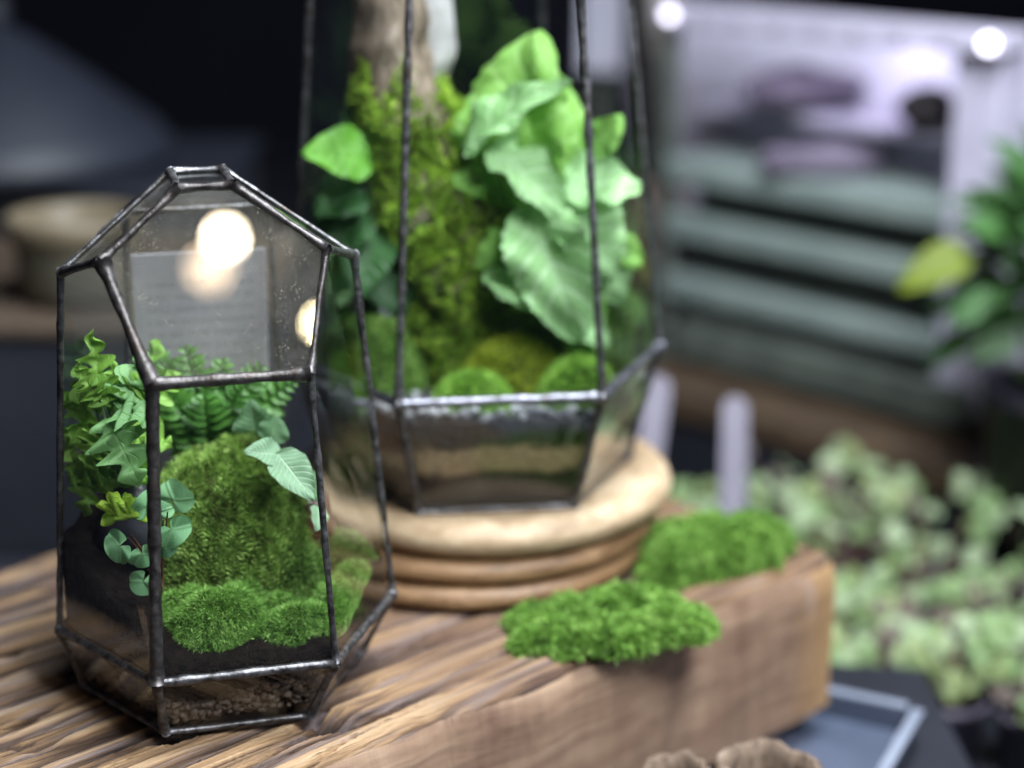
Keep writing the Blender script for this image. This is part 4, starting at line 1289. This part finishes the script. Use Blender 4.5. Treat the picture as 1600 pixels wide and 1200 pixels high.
cork((.129, .795, TZ), .026, .078, 6, 'wide brown cork bark piece at the bottom edge below the slab')

# bushy plant at the right edge
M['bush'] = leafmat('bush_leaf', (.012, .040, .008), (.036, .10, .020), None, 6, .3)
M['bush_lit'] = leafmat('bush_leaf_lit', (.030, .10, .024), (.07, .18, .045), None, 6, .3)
M['yellow_leaf'] = leafmat('yellow_leaf', (.13, .185, .010), (.19, .245, .015), None, 6, .35)
M['petal'] = leafmat('yellow_petal', (.22, .13, .010), (.32, .21, .02), None, 4, .3)
O = (.425, 1.33, LZ)
bush = empty('bushy_plant', O, 'dark bushy plant with a yellow-green leaf at the right picture edge', 'plant')
lathe('pot', [(.001, .001), (.040, .001), (.055, .19), (.058, .19), (.058, .207), (.052, .207), (.050, .193), (.001, .191)], M['pot_dark'], bush, n=32)
bl = [leaf_mesh('leaf', M[m], .4, .2, .03, 8, .4, 10, 5) for m in ('bush', 'bush_lit', 'yellow_leaf', 'petal')]
rs = random.Random(11)
for k in range(170):
    a = rs.uniform(0, 6.283); el = rs.uniform(-.3, 1.4); q = rs.uniform(.35, 1) ** .6
    d = np.array([math.cos(a) * math.cos(el), math.sin(a) * math.cos(el), math.sin(el)])
    b = np.array([0, 0, .275]) + d * np.array([.075, .075, .105]) * q
    L = rs.uniform(.028, .048)
    t = b + unit(d + np.array([0, 0, -.3])) * L
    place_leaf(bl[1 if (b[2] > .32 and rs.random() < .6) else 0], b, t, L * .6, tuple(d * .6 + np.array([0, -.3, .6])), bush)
    if k % 4 == 0:
        stem((0, 0, .192), b, .0016, M['stalk'], bush, (0, 0, 0), .05)
o = place_leaf(bl[2], (-.080, -.02, .317), (-.137, -.03, .293), .034, (0, -.7, .7), bush)
o['label'] = 'yellow-green leaf reaching out to the left'
stem((0, 0, .20), (-.080, -.02, .317), .0016, M['stalk'], bush, (0, 0, 0), .1)
for (bx, by, bz, tx, tz) in ((-.060, -.03, .335, -.090, .345), (-.066, -.04, .290, -.100, .270), (-.05, -.05, .262, -.085, .245), (-.03, -.06, .33, -.055, .352)):
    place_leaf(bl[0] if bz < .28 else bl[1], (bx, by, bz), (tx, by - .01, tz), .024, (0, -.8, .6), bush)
for k in range(22):
    a = rs.uniform(0, 6.283)
    b = np.array([-.01 + rs.uniform(-.03, .03), -.088 + rs.uniform(-.015, .01), .237 + rs.uniform(-.018, .018)])
    place_leaf(bl[3], b, b + np.array([math.cos(a), -.3, math.sin(a)]) * .024, .015, (0, -1, .3), bush, 'petal')

# ================================================================== BACKGROUND LEFT
M['slate'] = simple('slate_paint', (.008, .0105, .018), (.013, .016, .026), .55, 10)
M['slate_dark'] = simple('dark_slate', (.010, .012, .018), (.017, .019, .028), .6, 10)
M['cream'] = simple('cream_glaze', (.12, .096, .062), (.17, .138, .092), .5, 20)
M['olive_pot'] = simple('olive_glaze', (.060, .055, .038), (.10, .09, .062), .5, 20)
bx_ = empty('crate', (-.50, 1.40, TZ), 'dark blue-grey crate with wooden top at the left edge', 'crate')
box('body', M['slate_dark'], bx_, (0, 0, .086), (.62, .30, .172), 0, .004)
box('lid', simple('tan_board', (.050, .036, .025), (.085, .06, .042), .6, 20), bx_, (0, 0, .1775), (.63, .31, .010), 0, .003)
pot = empty('bowl', (-.330, 1.325, .0575), 'cream rimmed bowl on the crate behind the small terrarium', 'bowl')
lathe('body', [(.001, .0005), (.040, .0005), (.044, .012), (.046, .048), (.046, .052)], M['olive_pot'], pot, n=40)
lathe('rim', [(.0465, .046), (.050, .050), (.0515, .062), (.050, .066), (.046, .066), (.042, .058), (.039, .030), (.001, .020)], M['cream'], pot, n=40)
bx2 = empty('plinth', (-.58, 1.68, TZ), 'slate grey plinth at the back left carrying the conical cover', 'plinth')
box('block', M['slate_dark'], bx2, (0, 0, .1075), (.64, .26, .215), 0, .004)
box('top_board', M['slate'], bx2, (.0, 0, .2215), (.65, .27, .012), 0, .003)
cv = empty('conical_cover', (-.475, 1.66, .1035), 'slate blue conical cover on the plinth in the upper left', 'cover')
lathe('shell', [(.150, .0), (.158, .006), (.158, .016), (.145, .034), (.085, .080), (.030, .118), (.004, .130)], M['slate'], cv, n=72)
lathe('knob', [(.010, .124), (.014, .132), (.016, .142), (.010, .152), (.001, .154)], M['slate_dark'], cv, n=24)
